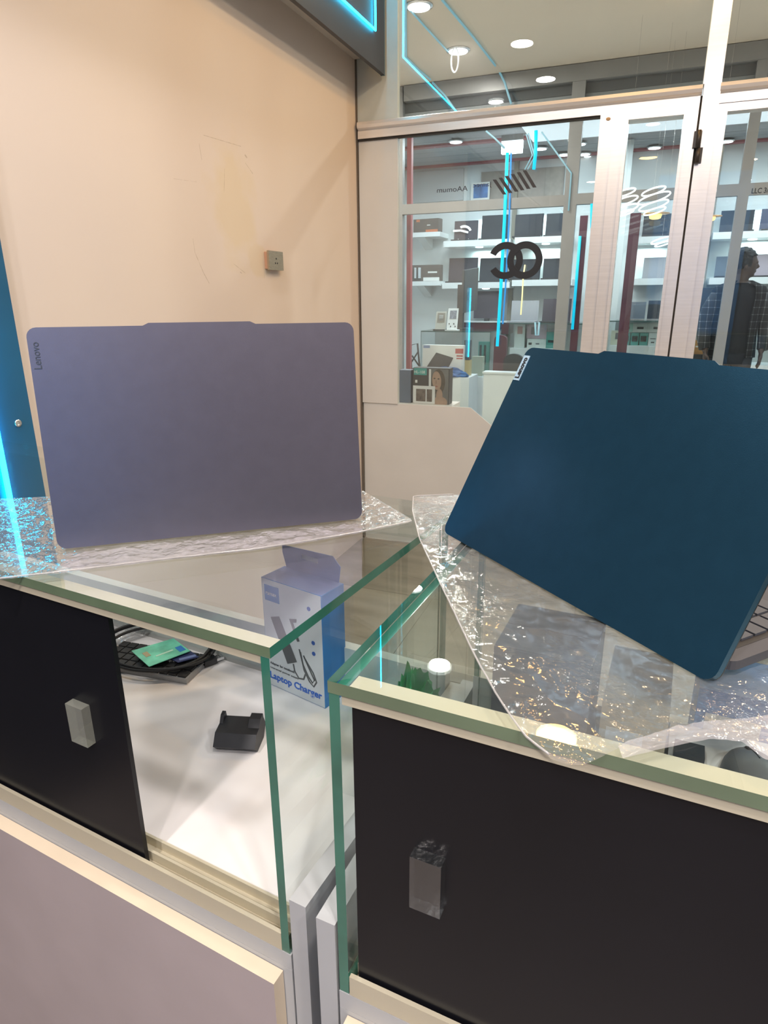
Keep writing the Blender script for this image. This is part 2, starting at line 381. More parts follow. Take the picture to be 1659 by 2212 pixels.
far_ceiling_mat = mat('far_ceiling_paint', (.36, .36, .38), .7, noise=.03, nscale=3)
bm = B(); box(bm, -3.2, YF+.04, 2.79, 5, YB+.1, 2.9); farceil = fin('ceiling', bm, mat('ceiling_groove', (.12, .12, .13), .8), kind='structure')
y = 6.05
k = 0
while y < YB-.02:
    wdt = 0.235
    bm = B(); box(bm, -2.95, y, 2.75, 4.9, min(y+wdt-.008, YB), 2.789); fin('ceiling_board', bm, far_ceiling_mat, farceil); y += wdt
for yy in (7.08, 8.10):
    bm = B(); box(bm, -2.95, yy, 2.73, 4.9, yy+.085, 2.752); fin('red_ceiling_strip', bm, REDTRIM, farceil, label='dusty red strip')
# wall behind the shopfront on both sides (out of view)
bm = B(); box(bm, -6, YS, 0, -1.5, YS+.1, 2.98); fin('wall_front', bm, WHITE, kind='structure')
bm = B(); box(bm, -1.5, YS-.02, 2.85, 6, YS+.1, 2.98); fin('wall_front_upper', bm, WHITE, kind='structure')
bm = B(); box(bm, 1.6, YS, 0, 6, YS+.1, 2.98); fin('wall_front_right', bm, WHITE, kind='structure')

# ------------------------------------------------------------------ our shopfront: window_1 and door_1
win = thing('window_1', 'aluminium shopfront window with cream film along its foot', 'window', (-.6, YS, 0), kind='structure')
Y0, Y1 = YS-.012, YS+.05
def alu(name, x0, z0, x1, z1, parent, y0=Y0, y1=Y1, m=ALU, bev=.004, label=None):
    bm = B(); box(bm, x0, y0, z0, x1, y1, z1); return fin(name, bm, m, parent, bev=bev, label=label)
# transom with a stepped, rounded profile
bm = B()
prof = [(Y0, 1.964), (Y0, 1.995), (Y0+.006, 1.999), (Y0-.008, 2.006), (Y0-.012, 2.018), (Y0-.008, 2.030), (Y0+.004, 2.034), (Y1, 2.034), (Y1, 1.964)]
prism(bm, [(-1.335, a, b) for a, b in prof], (1.435, 0, 0)); fin('transom', bm, ALU, win, bev=.0015, seg=1)
bm = B(); prism(bm, [(.162, a, b) for a, b in prof], (1.35, 0, 0)); fin('transom', bm, ALU, win, bev=.0015, seg=1)
alu('mullion', .100, 2.034, .164, 2.85, win)
alu('door_post', .104, 0, .164, 2.034, win, y0=Y0-.004)
alu('head_rail', -1.335, 2.80, 1.52, 2.85, win)
alu('end_post', 1.46, 0, 1.52, 2.80, win)
# gap / seal at the corner
bm = B(); box(bm, -1.349, YS-.002, 0, -1.342, YS+.05, 2.85); fin('corner_seal', bm, mat('brown_seal', (.13, .11, .09), .7), win)
# white side boards left of the glass
bm = B(); box(bm, -1.3415, YS+.004, 2.034, -1.146, YS+.034, 2.80); fin('side_board', bm, mat('pale_side_board', (.56, .61, .59), .5, noise=.03), win, bev=.002)
bm = B(); box(bm, -1.339, YS+.004, .752, -1.146, YS+.034, 1.956); fin('side_board', bm, FILM, win, bev=.002)
# seal under the transom
bm = B(); box(bm, -1.336, YS-.004, 1.956, -.262, YS+.02, 1.966); fin('transom_seal', bm, mat('dark_rubber_seal', (.03, .026, .022), .7), win)
# panes
def pane(name, x0, z0, x1, z1, y, t, m, parent, edge=None):
    bm = B(); box(bm, x0, y, z0, x1, y+t, z1); return fin(name, bm, m, parent)
def sheet(name, x0, z0, x1, z1, y, m, parent):
    bm = B(); box(bm, x0, y, z0, x1, y+.004, z1); return fin(name, bm, m, parent)
pane('window_pane', -1.146, 2.034, .100, 2.80, YS+.018, .006, WGLASS, win)
pane('window_pane', .164, 2.034, 1.46, 2.80, YS+.018, .006, WGLASS, win)
pane('window_pane', -1.146, .02, -.262, 1.964, YS+.018, .006, WGLASS, win)
pane('window_pane', .200, .02, 1.46, 1.94, YS+.018, .006, WGLASS, win)
# cream film with its cut corner
p = [(-1.336, .0), (-1.336, .752), (-.765, .752), (-.655, .668), (-.262, .668), (-.262, 0)]
bm = B(); prism(bm, [(a, YS+.012, b) for a, b in p], (0, .004, 0)); fin('window_film', bm, FILM, win, label='cream film with a cut corner')
# fixed light right of the door post
for nm, x0, z0, x1, z1 in (('side_stile', .164, .02, .198, 1.964), ('side_rail', .198, 1.935, 1.46, 1.968)):
    alu(nm, x0, z0, x1, z1, win, y0=YS-.006)
# black interlocking ring emblem on the glass
def arc_ring(bm, cx, cz, ro, ri, a0, a1, y, n=40, t=.0012):
    pts = []
    for i in range(n+1):
        a = R(a0+(a1-a0)*i/n); pts.append((cx+ro*math.cos(a), y, cz+ro*math.sin(a)))
    for i in range(n, -1, -1):
        a = R(a0+(a1-a0)*i/n); pts.append((cx+ri*math.cos(a), y, cz+ri*math.sin(a)))
    A = [bm.verts.new(q) for q in pts]
    k = len(A)
    for i in range(n):
        bm.faces.new((A[i], A[i+1], A[k-2-i], A[k-1-i]))
    r = bmesh.ops.extrude_face_region(bm, geom=list(bm.faces))
    bmesh.ops.translate(bm, verts=[v for v in r['geom'] if isinstance(v, bmesh.types.BMVert)], vec=(0, t, 0))
VINYL = mat('black_vinyl', (.016, .019, .026), .5)
q1 = on_y(1091, 563, YS+.010); q2 = on_y(1133, 562, YS+.010)
sx = (on_y(1171, 562, YS).x-on_y(1094, 562, YS).x)/2
bm = B(); arc_ring(bm, q2.x, q2.z, sx, sx*.62, 0, 359.9, YS+.0145); fin('ring_emblem', bm, VINYL, win, label='closed black ring')
bm = B(); arc_ring(bm, q1.x, q1.z, sx, sx*.62, -148, 155, YS+.0160); fin('ring_emblem', bm, VINYL, win, label='black ring open at its left')
# faint mirrored lettering and slanted bars high on the pane
FAINT = mat('faint_grey_lettering', (.045, .046, .055), .6)
def faint(body, x0, y0, x1, size):
    a = on_y(x1, y0, YS+.014); b = on_y(x0, y0, YS+.014)
    mm = Matrix.Translation(a) @ frame3((0, 0, 0), (1, 0, 0), (0, 0, 1))
    text_part('lettering', body, size, mm, FAINT, win, width=(a-b).length, mirror=True)
faint('AAomum', 944, 412, 1010, .030); faint('Jamec', 1022, 402, 1062, .026)
for i in range(6):
    x = 1068+i*13; a = on_y(x, 388-i*4, YS+.014); b = on_y(x+22, 420-i*3, YS+.014)
    bm = B(); wv = Vector((.008, 0, .0)); prism(bm, [a-wv, a+wv, b+wv, b-wv], (0, .001, 0)); fin('slanted_bar', bm, FAINT, win)

door = thing('door_1', 'aluminium framed glass door standing in the shopfront', 'door', (-.08, YS, 0), kind='structure')
D0, D1 = YS-.022, YS+.03
alu('jamb', -.266, 0, -.215, 1.977, win, y0=D0+.006)
alu('door_stile', -.215, .02, -.158, 1.990, door, y0=D0)
alu('door_stile', .047, .02, .096, 1.990, door, y0=D0)
alu('door_rail', -.158, 1.940, .047, 1.990, door, y0=D0)
alu('door_rail', -.158, .02, .047, .20, door, y0=D0)
# raised inner beads with mitred look
for nm, x0, z0, x1, z1 in (('glazing_bead', -.170, .20, -.156, 1.944), ('glazing_bead', .045, .20, .056, 1.944), ('glazing_bead', -.156, 1.934, .045, 1.944)):
    alu(nm, x0, z0, x1, z1, door, y0=D0-.006, bev=.002)
pane('door_pane', -.158, .2, .047, 1.94, YS+.004, .006, WGLASS, door)
bm = B(); box(bm, .0965, YS-.012, .02, .1035, YS+.03, 1.995); fin('door_gap', bm, mat('dark_rubber_seal', (.03, .026, .022), .7), win)
HINGE = mat('black_hinge', (.035, .03, .028), .4)
bm = B(); box(bm, .090, D0-.012, 1.815, .118, D0, 1.872); tube(bm, [(.108, D0-.014, 1.812), (.108, D0-.014, 1.874)], .008, 10); fin('hinge', bm, HINGE, door, bev=.002)
bm = B(); box(bm, .104, D0-.004, 1.762, .128, D0+.010, 1.815); tube(bm, [(.112, D0-.012, 1.760), (.112, D0-.012, 1.812)], .008, 10); fin('hinge', bm, HINGE, door, bev=.002)
bm = B(); lathe(bm, [(.006, 0), (.006, .002), (.0045, .003)], n=12, sx=1.5); fin('lock_mark', bm, mat('worn_bronze', (.45, .30, .16), .5), win, M=Matrix.Translation(on_y(1314, 257, D0+.006)) @ Matrix.Rotation(R(90), 4, 'X'))

# ------------------------------------------------------------------ left wall fittings
# bulkhead: soffit and hanging slate board with neon
bm = B(); box(bm, XW, -2.05, 2.283, -1.214, YS-.002, 2.85)
fin('trim_1', bm, SOFF, kind='structure', bev=.003)
sb = thing('sign_board', 'dark slate sign board hanging below the soffit, cyan neon on it', 'sign', (-1.2, 2.2, 2.2))
bm = B(); box(bm, -1.213, -2.0, 2.200, -1.195, YS-.03, 2.848); fin('board', bm, SLATE, sb, bev=.002)
bm = B(); box(bm, -1.2135, YS-.030, 2.198, -1.1945, YS-.022, 2.848); fin('end_strip', bm, mat('teal_grey_edge', (.10, .15, .16), .4), sb)
def neon(name, pts, r, m, parent, label=None):
    bm = B(); tube(bm, pts, r, 8); return fin(name, bm, m, parent, label=label)
a = on_x(811, 65, -1.187); b_ = on_x(741, 0, -1.187)
dv = (b_-a)
neon('neon_tube', [a+dv*4.2, a, a+Vector((0, 0, .49))], .0045, CYAN, sb, 'cyan neon chevron')
bm = B(); lathe(bm, [(.006, 0), (.006, .002)], n=12); fin('screw', bm, mat('dark_screw', (.1, .09, .09), .5), sb, M=Matrix.Translation((-1.285, on_z(761, 117, 2.283).y, 2.281)))
# navy board and neon at the far left
nb = thing('wall_panel', 'navy wall panel at the left edge with a vertical cyan neon', 'panel', (XW, .95, .0))
bm = B(); box(bm, XW+.001, .80, .05, XW+.022, 1.112, 2.27); fin('board', bm, NAVY, nb, bev=.002)
_n = on_x(15, 1045, XW+.030).y
bm = B(); box(bm, XW+.001, -2.0, .05, XW+.016, .795, 2.27); fin('trim_2', bm, SLATE, kind='structure')
bm = B(); box(bm, -.05, -2.049, .1, .88, -2.03, 2.5); fin('back_tint_panel', bm, mat('painted_blue_glow', (.10, .22, .38), .5, noise=.05, nscale=3), kind='structure')  # unseen panel added; its blue paints in the light the left lid mirrors
neon('neon_tube', [(XW+.030, _n, 1.34), (XW+.030, _n, on_x(22, 1098, XW+.030).z)], .0062, CYAN, nb, 'vertical cyan neon')
bm = B(); lathe(bm, [(.0085, 0), (.0085, .003), (.004, .003), (.003, .0015)], n=16); fin('screw', bm, CHROME, nb, M=Matrix.Translation(on_x(38, 914, XW+.022)) @ Matrix.Rotation(R(90), 4, 'Y'))
# wall socket
so = thing('wall_socket', 'small brushed metal wall socket beside the stained plaster', 'socket', (XW, 2.30, 1.405), 0)
GOLD = mat('brushed_gold_plate', (.42, .36, .27), .35, .7, noise=.12, nscale=60, stretch=(1, 1, 8))
a = on_x(573, 536, XW+.022); b_ = on_x(613, 586, XW+.022)
y0, y1, z0, z1 = a.y+.022, b_.y, b_.z+.002, a.z-.006
bm = B(); box(bm, XW-.002, y0+.004, z0+.004, XW+.014, y1-.004, z1-.004); fin('back_box', bm, mat('copper_box', (.55, .30, .18), .5), so)
bm = B(); box(bm, XW+.014, y0, z0, XW+.022, y1, z1); fin('face_plate', bm, GOLD, so, bev=.002)
cy, cz = (y0+y1)/2, (z0+z1)/2
for dy, dz in ((0, .010), (-.007, -.006), (.007, -.006)):
    bm = B(); tube(bm, [(XW+.0215, cy+dy, cz+dz-.003), (XW+.0228, cy+dy, cz+dz-.003)], .0032, 8); fin('pin_hole', bm, INK, so)

# ================================================================== COUNTERS
def cabinet(name, label, loc, rot, x0, x1, zb, zt, panel, handle, base_open, arm_side, arm_top):
    """glass showcase: local x along its front, y to the rear, front at y = 0"""
    c = thing(name, label, 'showcase', loc, rot)
    D = .410; t = .010
    def P(nm, bm, m, bev=0, label=None): return fin(nm, bm, m, c, local=True, bev=bev, label=label)
    gm = [GLASS, GEDGE, OEDGE]
    # box faces order: bottom, top, front(-y), back(+y), left(-x), right(+x)
    bm = B(); box(bm, x0, 0, zt-t, x1, D, zt, mis=[0, 0, 2, 0, 1, 1]); P('glass_top', bm, gm)
    for xs in (x0+.0005, x1-t-.0005):
        bm = B(); box(bm, xs, .0005, zb, xs+t-.001, D-.026, zt-t-.0006, mis=[1, 1, 1, 1, 0, 0]); P('side_glass', bm, gm)
    bm = B(); box(bm, x0+t, D-.036, zb+.02, x1-t, D-.030, zt-t-.0006, mis=[0, 0, 0, 0, 1, 1]); P('rear_glass', bm, gm)
    # tracks for the sliding doors: E profiles
    a, b = x0+t+.0005, x1-t-.0005
    bm = B(); box(bm, a, .002, zt-t-.004, b, .030, zt-t-.0008)
    for yy in (.002, .015, .028): box(bm, a, yy, zt-t-.0088, b, yy+.002, zt-t-.004)
    P('top_track', bm, CREAMALU)
    bm = B(); box(bm, a, .0, zb, b, .034, zb+.006)
    box(bm, a, .0, zb+.006, b, .004, zb+.0215)
    for yy in (.016, .031): box(bm, a, yy, zb+.006, b, yy+.003, zb+.018)
    P('bottom_track', bm, CREAMALU, .0008)
    # black sliding panel
    px0, px1 = panel
    bm = B(); box(bm, px0, .0065, zb+.0085, px1, .0115, zt-t-.0045); pn = P('sliding_panel', bm, BLACK, .0006)
    hx0, hx1, hz0, hz1, hm = handle
    bm = B(); box(bm, hx0, -.0035, hz0, hx1, .0065, hz1); bevel(bm, .003, 2)
    h = fin('handle', bm, hm, pn, local=True)
    # white display floor
    bm = B(); box(bm, x0+t, .034, zb-.0005, x1-t, D-.036, zb+.012); P('display_floor', bm, mat('white_display_floor', (.88, .83, .82), .5, noise=.02, nscale=5))
    # base: slab under the glass, proud front panel, body
    bm = B(); box(bm, x0, .0, zb-.020, x1, D-.03, zb-.0006); P('base_slab', bm, GREYB, .001)
    PAN = mat('cream_panel_edge', (.84, .70, .52), .45, noise=.02)
    fx0, fx1 = base_open
    bm = B(); box(bm, fx0, -.016, zb-.60, fx1, -.0006, zb-.026, mis=[1, 1, 0, 0, 1, 1]); P('front_panel', bm, [LILAC, PAN], .0006)
    bm = B(); box(bm, x0, .0, .06, x1, D-.03, zb-.0206); P('base_body', bm, GREYB)
    bm = B(); box(bm, x0+.02, .04, 0, x1-.02, D-.05, .06); P('plinth', bm, DARK)
    # raised board along the outer side and along the rear
    sgn = 1 if arm_side > 0 else -1
    e = x1 if sgn > 0 else x0
    bm = B(); box(bm, e+sgn*.0022, .0, 0.0, e+sgn*.0205, D-.008, arm_top); P('side_board', bm, GREYB, .001)
    bm = B(); box(bm, x0, D-.027, 0.0, x1, D-.009, arm_top+.022); P('rear_board', bm, WHITE, .001)
    return c
FROST = glassmat('frosted_clear_acrylic', (.82, .85, .80), .10, .8, .22, haze=.30, hcol=(.62, .63, .55), bump=.5, bscale=90)
ACRYL = glassmat('clear_acrylic', (.85, .90, .92), .13, .9, .10, haze=.02, hcol=(.5, .55, .58), bump=.3, bscale=80)
LO, LR = Vector((-.2554, .3927, 0)), R(-6.186)
RO, RR = Vector((-.1895, .3668, 0)), R(-3.45)
def LW(x, y, z):
    return LO+Vector((x*math.cos(LR)-y*math.sin(LR), x*math.sin(LR)+y*math.cos(LR), z))
def RW(x, y, z):
    return RO+Vector((x*math.cos(RR)-y*math.sin(RR), x*math.sin(RR)+y*math.cos(RR), z))
cabL = cabinet('glass_showcase', 'left glass showcase counter, its black sliding panel half open', LO, LR, -1.02, .002, .665, 1.0, (-.72, -.1955), (-.271, -.246, .817, .864, FROST), (-1.02, -.0085), 1, .7365)
cabR = cabinet('glass_showcase', 'right glass showcase counter closed by a wide black panel', RO, RR, .0, 1.0, .685, 1.0, (.0165, .72), (.0675, .0925, .818, .868, ACRYL), (.008, 1.0), -1, .7595)
def on_L(x, y, z):   # pixel on the height z as point of the left showcase's floor
    return on_z(x, y, z)

# ------------------------------------------------------------------ laptops on the counters
def rrect(w, h, r, bump=None, n=5):
    """rounded outline in (u, v), optional raised tab on the top edge (u0, u1, height)"""
    pts = []
    def corner(cx, cy, a0):
        for i in range(n+1):
            a = R(a0+90*i/n); pts.append((cx+r*math.cos(a), cy+r*math.sin(a)))
    corner(w-r, r, -90); corner(w-r, h-r, 0)
    if bump:
        u0, u1, bh = bump
        pts.extend([(u1+.006, h), (u1, h+bh), (u0, h+bh), (u0-.006, h)])
    corner(r, h-r, 90); corner(r, r, 180)
    return pts
def laptop(name, label, BL, BR, H, lean, lidm, edgem, deckm, tab, keys):
    BL, BR = Vector(BL), Vector(BR)
    u = (BR-BL); W = u.length; u.normalize()
    back = Vector((-u.y, u.x, 0))                     # away from the viewer
    root = thing(name, label, 'laptop', (BL+BR)/2-Vector((0, 0, BL.z-1.0025)), math.atan2(u.y, u.x))
    v = (ZUP*math.cos(lean)+back*math.sin(lean)); n = u.cross(v)    # n faces the viewer
    lidM = frame3(BL, u, v)
    bm = B(); prism(bm, [(a, b, 0) for a, b in rrect(W, H, .010, tab)], (0, 0, -.006)); bevel(bm, .0012, 2, 50)
    lid = fin('lid', bm, [lidm], root, M=lidM)
    bm = B(); prism(bm, [(a, b, -.0062) for a, b in rrect(W, H, .010)], (0, 0, -.001)); fin('screen', bm, mat('black_glass_screen', (.012, .012, .014), .12), lid, M=lidM)
    # base behind the hinge
    o = BL+back*(.0125 if lean < .3 else .0165); o.z = 1.0042
    bM = frame3(o, u, back)
    zt = BL.z-1.0042+.004
    bm = B(); prism(bm, [(a, b, .0045) for a, b in rrect(W, .236, .012)], (0, 0, zt+.003)); bevel(bm, .002, 2, 50)
    base = fin('base', bm, [deckm], root, M=bM)
    bm = B(); box(bm, .045, -.004, 0, W-.05, .008, .0045); fin('foot', bm, DARK, base, M=bM)
    bm = B(); box(bm, .05, .205, 0, W-.05, .215, .0045); fin('foot', bm, DARK, base, M=bM)
    bm = B(); tube(bm, [(.06, -.002, zt+.001), (W-.06, -.002, zt+.001)], .0035, 10); fin('hinge', bm, DARK, root, M=bM)
    top = zt+.0075
    if keys:
        bm = B(); box(bm, .012, .018, top-.0004, W-.012, .118, top+.0002); fin('key_well', bm, mat('key_well', (.02, .02, .023), .6), base, M=bM)
        pitch = (W-.030)/16
        bm = B(); box(bm, 0, 0, 0, pitch-.0026, .0136, .0018); bevel(bm, .0008, 1)
        k0 = None
        for row in range(6):
            for col in range(16):
                loc = Vector((.015+col*pitch, .021+row*.0163, top+.0002))
                if k0 is None:
                    k0 = fin('key', bm, mat('grey_key', (.085, .09, .105), .6), base, local=True)
                    # key mesh lives in base-aligned axes
                    k0.matrix_parent_inverse = mtx(base).inverted() @ bM
                    k0.location = loc
                else:
                    q = k0.copy(); COL.objects.link(q); q.parent = base; q.matrix_parent_inverse = k0.matrix_parent_inverse.copy(); q.location = loc
        bm = B(); box(bm, W/2-.055, .135, top-.0002, W/2+.055, .218, top+.0003); fin('touchpad', bm, SILVER, base, M=bM)
        bm = B(); box(bm, W-.001, .05, .009, W+.0004, .062, .012); fin('port', bm, DARK, base, M=bM)
        bm = B(); box(bm, W-.001, .08, .009, W+.0004, .092, .012); fin('port', bm, CHROME, base, M=bM)
    return root, lid, lidM, W
LIDG = mat('mauve_grey_metal', (.27, .25, .31), .33, .85, noise=.03, nscale=60, bump=.06, bscale=1500)
LIDB = mat('deep_blue_metal', (.030, .105, .175), .28, .8, noise=.04, nscale=60, bump=.06, bscale=1500)
lpA, lidA, MA, WA = laptop('laptop', 'mauve grey laptop standing open on the left showcase, lid back to us', (-.5780, .4873, 1.0045), (-.3045, .7012, 1.0045), .236, R(6.5), LIDG, LIDG, LIDG, (.120, .228, .0028), False)
lpB, lidB, MB_, WB = laptop('laptop', 'deep blue laptop standing half open on the right showcase, lid back to us', (-.1976, .6909, 1.0045), (.0703, .4528, 1.0045), .234, R(28), LIDB, LIDB, mat('grey_deck', (.07, .07, .082), .6, .1), (.116, .240, .0035), True)
def lid_xy(M, x, y):
    nrm = M.to_3x3() @ Vector((0, 0, 1)); p = hit(x, y, M.translation, nrm); q = M.inverted() @ p; return q.x, q.y
a = lid_xy(MA, 91, 797); b_ = lid_xy(MA, 88, 739)
tM = MA @ Matrix.Translation((a[0], a[1], .0003)) @ Matrix.Rotation(R(90), 4, 'Z')
text_part('lettering', 'Lenovo', .0105, tM, mat('lid_lettering', (.05, .065, .09), .6), lidA, width=b_[1]-a[1])
c0 = lid_xy(MB_, 1113, 823); c1 = lid_xy(MB_, 1150, 768)
bm = B(); box(bm, .0012, c0[1]+.001, .0, .0112, c1[1]-.001, .0008); fin('name_plate', bm, mat('pale_plate', (.48, .66, .78), .4, .1), lidB, M=MB_, bev=.0003)
tM = MB_ @ Matrix.Translation((.0095, c0[1]+.0035, .0009)) @ Matrix.Rotation(R(90), 4, 'Z')
text_part('lettering', 'Lenovo', .0095, tM, INK, lidB, width=c1[1]-c0[1]-.007, bold=.0004)

# ------------------------------------------------------------------ clear wrapping under the laptops
def lerp_poly(pts, t):
    L = [0]
    for i in range(1, len(pts)): L.append(L[-1]+(pts[i]-pts[i-1]).length)
    d = t*L[-1]
    for i in range(1, len(pts)):
        if d <= L[i] or i == len(pts)-1:
            k = (d-L[i-1])/max(1e-9, L[i]-L[i-1]); return pts[i-1].lerp(pts[i], k)
from mathutils import noise as mnoise
def wrap(name, label, top, bottom, left, right, nu, nv, amp, mt, freq=22):
    """crinkled film spanned by four boundary curves on the counter top (Coons patch)"""
    bm = B(); V = []
    T, Bt, Lf, Rt = top, bottom, left, right
    c00, c10, c01, c11 = T[0], T[-1], Bt[0], Bt[-1]
    for j in range(nv+1):
        v = j/nv; row = []
        for i in range(nu+1):
            uu = i/nu
            p = lerp_poly(T, uu)*(1-v)+lerp_poly(Bt, uu)*v+lerp_poly(Lf, v)*(1-uu)+lerp_poly(Rt, v)*uu
            p = p-(c00*(1-uu)*(1-v)+c10*uu*(1-v)+c01*(1-uu)*v+c11*uu*v)
            q = Vector((p.x*freq, p.y*freq, 0))
            n1 = 1-abs(mnoise.noise(q))*2; n2 = 1-abs(mnoise.noise(q*2.7+Vector((9, 3, 1))))*2
            edge = min(1, min(uu, 1-uu, v, 1-v)*14)
            z = 1.0006+amp*max(0, (.62*n1+.38*n2))*(.35+.65*edge)
            row.append(bm.verts.new((p.x, p.y, z)))
        V.append(row)
    for j in range(nv):
        for i in range(nu):
            f = bm.faces.new((V[j][i], V[j+1][i], V[j+1][i+1], V[j][i+1])); f.smooth = True
    return fin(name, bm, mt, label=label, cat='wrapping')
PLAST = glassmat('crinkled_clear_film', (.93, .93, .93), .085, .85, .075, haze=.085, hcol=(.85, .84, .82), bump=1.0, bscale=80, bdist=.0065, patchy=True)
PLASTW = glassmat('soft_clear_film', (.93, .93, .93), .19, .8, .11, haze=.10, hcol=(.80, .78, .80), bump=1.0, bscale=62, bdist=.005)
def zp(*pts): return [on_z(x, y, 1.001) for x, y in pts]
wrap('clear_wrapping', 'flat clear plastic wrapping under the mauve grey laptop',
     zp((-70, 1088), (0, 1077), (95, 1073), (230, 1070), (500, 1064), (700, 1056), (785, 1060), (840, 1092), (889, 1122)),
     zp((-70, 1265), (0, 1252), (130, 1238), (330, 1213), (560, 1187), (700, 1165), (800, 1147), (890, 1128)),
     zp((-70, 1088), (-70, 1265)), zp((889, 1122), (890, 1128)), 170, 60, .0016, PLASTW)
HEM = glassmat('film_hem', (.9, .9, .9), .12, .8, .15, haze=.38, hcol=(.75, .72, .70))
def hem(par, pts, r=.0009):
    P = [lerp_poly(pts, k/60)+Vector((0, 0, .0012)) for k in range(61)]
    for q in P: q.z += .0006*mnoise.noise(q*90)
    bm = B(); tube(bm, P, r, 6); fin('hem', bm, HEM, par, label='pale sealed hem of the film')
hem(bpy.data.objects['clear_wrapping'], zp((-70, 1264), (0, 1251), (130, 1237), (330, 1212), (560, 1186), (700, 1164), (800, 1146), (889, 1127)))
wrap('clear_wrapping', 'glittering crinkled clear plastic wrapping under the deep blue laptop',
     zp((892, 1072), (980, 1068), (1100, 1066), (1300, 1072), (1500, 1090), (1740, 1130)),
     zp((1190, 1640), (1225, 1652), (1262, 1652), (1300, 1636), (1345, 1612), (1420, 1592), (1540, 1580), (1740, 1570)),
     zp((892, 1072), (890, 1105), (905, 1165), (942, 1245), (985, 1335), (1030, 1430), (1082, 1520), (1130, 1590), (1190, 1640)),
     zp((1740, 1130), (1740, 1570)), 150, 150, .0030, PLAST)
hem(bpy.data.objects['clear_wrapping.001'], zp((980, 1069), (893, 1073), (891, 1105), (906, 1165), (943, 1245), (986, 1335), (1031, 1430), (1083, 1520), (1131, 1589), (1186, 1634)), .0008)
wrap('loose_film', 'loose whitish film lying over the front rim by the computer mouse',
     zp((1335, 1612), (1430, 1578), (1540, 1556), (1740, 1540)), zp((1345, 1640), (1420, 1622), (1530, 1598), (1600, 1602), (1650, 1640), (1740, 1660)),
     zp((1335, 1612), (1345, 1640)), zp((1740, 1540), (1740, 1660)), 70, 24, .004, glassmat('whitish_film', (.93, .93, .93), .10, .8, .12, haze=.26, hcol=(.84, .80, .80), bump=.8, bscale=60, bdist=.004), 30)

# ------------------------------------------------------------------ inside the left showcase
ZL = .6775
def at_L(x, y, z=ZL): return on_z(x, y, z)
# charger carton
bl, br = at_L(580, 1476), at_L(703, 1531)
u = (br-bl); Wc = u.length; u.normalize(); bk = Vector((-u.y, u.x, 0)); Hc, Dc = .187, .052
ch = thing('charger_carton', 'white and blue charger carton with a hang tab, in the left showcase', 'carton', (bl+br)/2+bk*Dc/2, math.atan2(u.y, u.x))
cM = frame3(bl, u, ZUP)                               # x right, y up, z towards viewer
BLUE = mat('bright_blue_card', (.03, .20, .55), .45, noise=.05, nscale=30); PBLUE = mat('periwinkle_card', (.16, .25, .58), .45, noise=.05, nscale=30)
CFRONT = mat('pale_carton_front', (.66, .68, .72), .4, noise=.03, nscale=30)
bm = B(); box(bm, 0, 0, -Dc, Wc, Hc, 0, mis=[2, 2, 1, 1, 1, 0])
# faces order: -y(front of box fn = min y)... material by normal
for f in bm.faces:
    f.normal_update(); nn = f.normal
    f.material_index = 1 if nn.z > .5 else (2 if nn.y > .5 else 0)
fin('carton_body', bm, [BLUE, CFRONT, PBLUE], ch, M=cM, bev=.0008)
bm = B()
tab = [(.006, Hc), (-.001, Hc+.024), (-.001, Hc+.036), (Wc-.018, Hc+.040), (Wc-.004, Hc+.026), (Wc-.008, Hc)]
sl = (.040, .072, Hc+.022, Hc+.029)
prism(bm, [(a, b, -Dc+.001) for a, b in tab], (0, 0, .0012)); fin('hang_tab', bm, PBLUE, ch, M=cM)
bm = B(); prism(bm, [(sl[0], sl[2], -Dc+.0021), (sl[1], sl[2], -Dc+.0021), (sl[1], sl[3], -Dc+.0021), (sl[0], sl[3], -Dc+.0021)], (0, 0, .0004)); fin('hang_slot', bm, CARD, ch, M=cM)
bm = B(); box(bm, .006, Hc-.036, 0, .036, Hc-.010, .0004); fin('logo_patch', bm, BLUE, ch, M=cM)
text_part('lettering', 'ramax', .009, cM @ Matrix.Translation((.009, Hc-.026, .0006)), CARD, ch, width=.022)
text_part('lettering', 'Laptop Charger', .0165, cM @ Matrix.Translation((.006, .014, .0004)), mat('blue_ink', (.02, .12, .55), .5), ch, width=.108, bold=.0003)
GREY = mat('printed_grey', (.10, .10, .11), .5)
def flatpoly(nm, pts, parent, M, m, z=.0004, t=.0003):
    bm = B(); prism(bm, [(a, b, z) for a, b in pts], (0, 0, t)); return fin(nm, bm, m, parent, M=M)
flatpoly('printed_adapter', [(.016, .124), (.034, .130), (.066, .062), (.046, .052)], ch, cM, GREY)
flatpoly('printed_plug', [(.055, .132), (.070, .136), (.069, .130), (.062, .128), (.074, .100), (.069, .098)], ch, cM, GREY)
bm = B()
for pts in ([(.058, .056), (.060, .044), (.068, .034), (.078, .036), (.082, .046)], [(.072, .086), (.078, .062), (.088, .044), (.096, .036), (.100, .042), (.092, .056), (.080, .078)], [(.074, .082), (.080, .052), (.090, .036), (.098, .030), (.104, .040), (.098, .054), (.082, .074)]):
    tube(bm, [(a, b, .0004) for a, b in pts], .0016, 6)
fin('printed_cable', bm, GREY, ch, M=cM @ Matrix.Diagonal((1, 1, .2, 1)))
for yy in (.160, .106, .088):
    bm = B(); lathe(bm, [(.0034, 0), (.0034, .0005)], (.101 if yy < .15 else .095, yy, 0), n=12); fin('round_icon', bm, mat('blue_icon', (.03, .10, .40), .5), ch, M=cM)
text_part('lettering', 'Adapter for notebook', .006, cM @ Matrix.Translation((.008, .040, .0004)), GREY, ch, width=.052)
text_part('lettering', 'Universal power supply', .004, cM @ Matrix.Translation((.008, .032, .0004)), GREY, ch, width=.060)

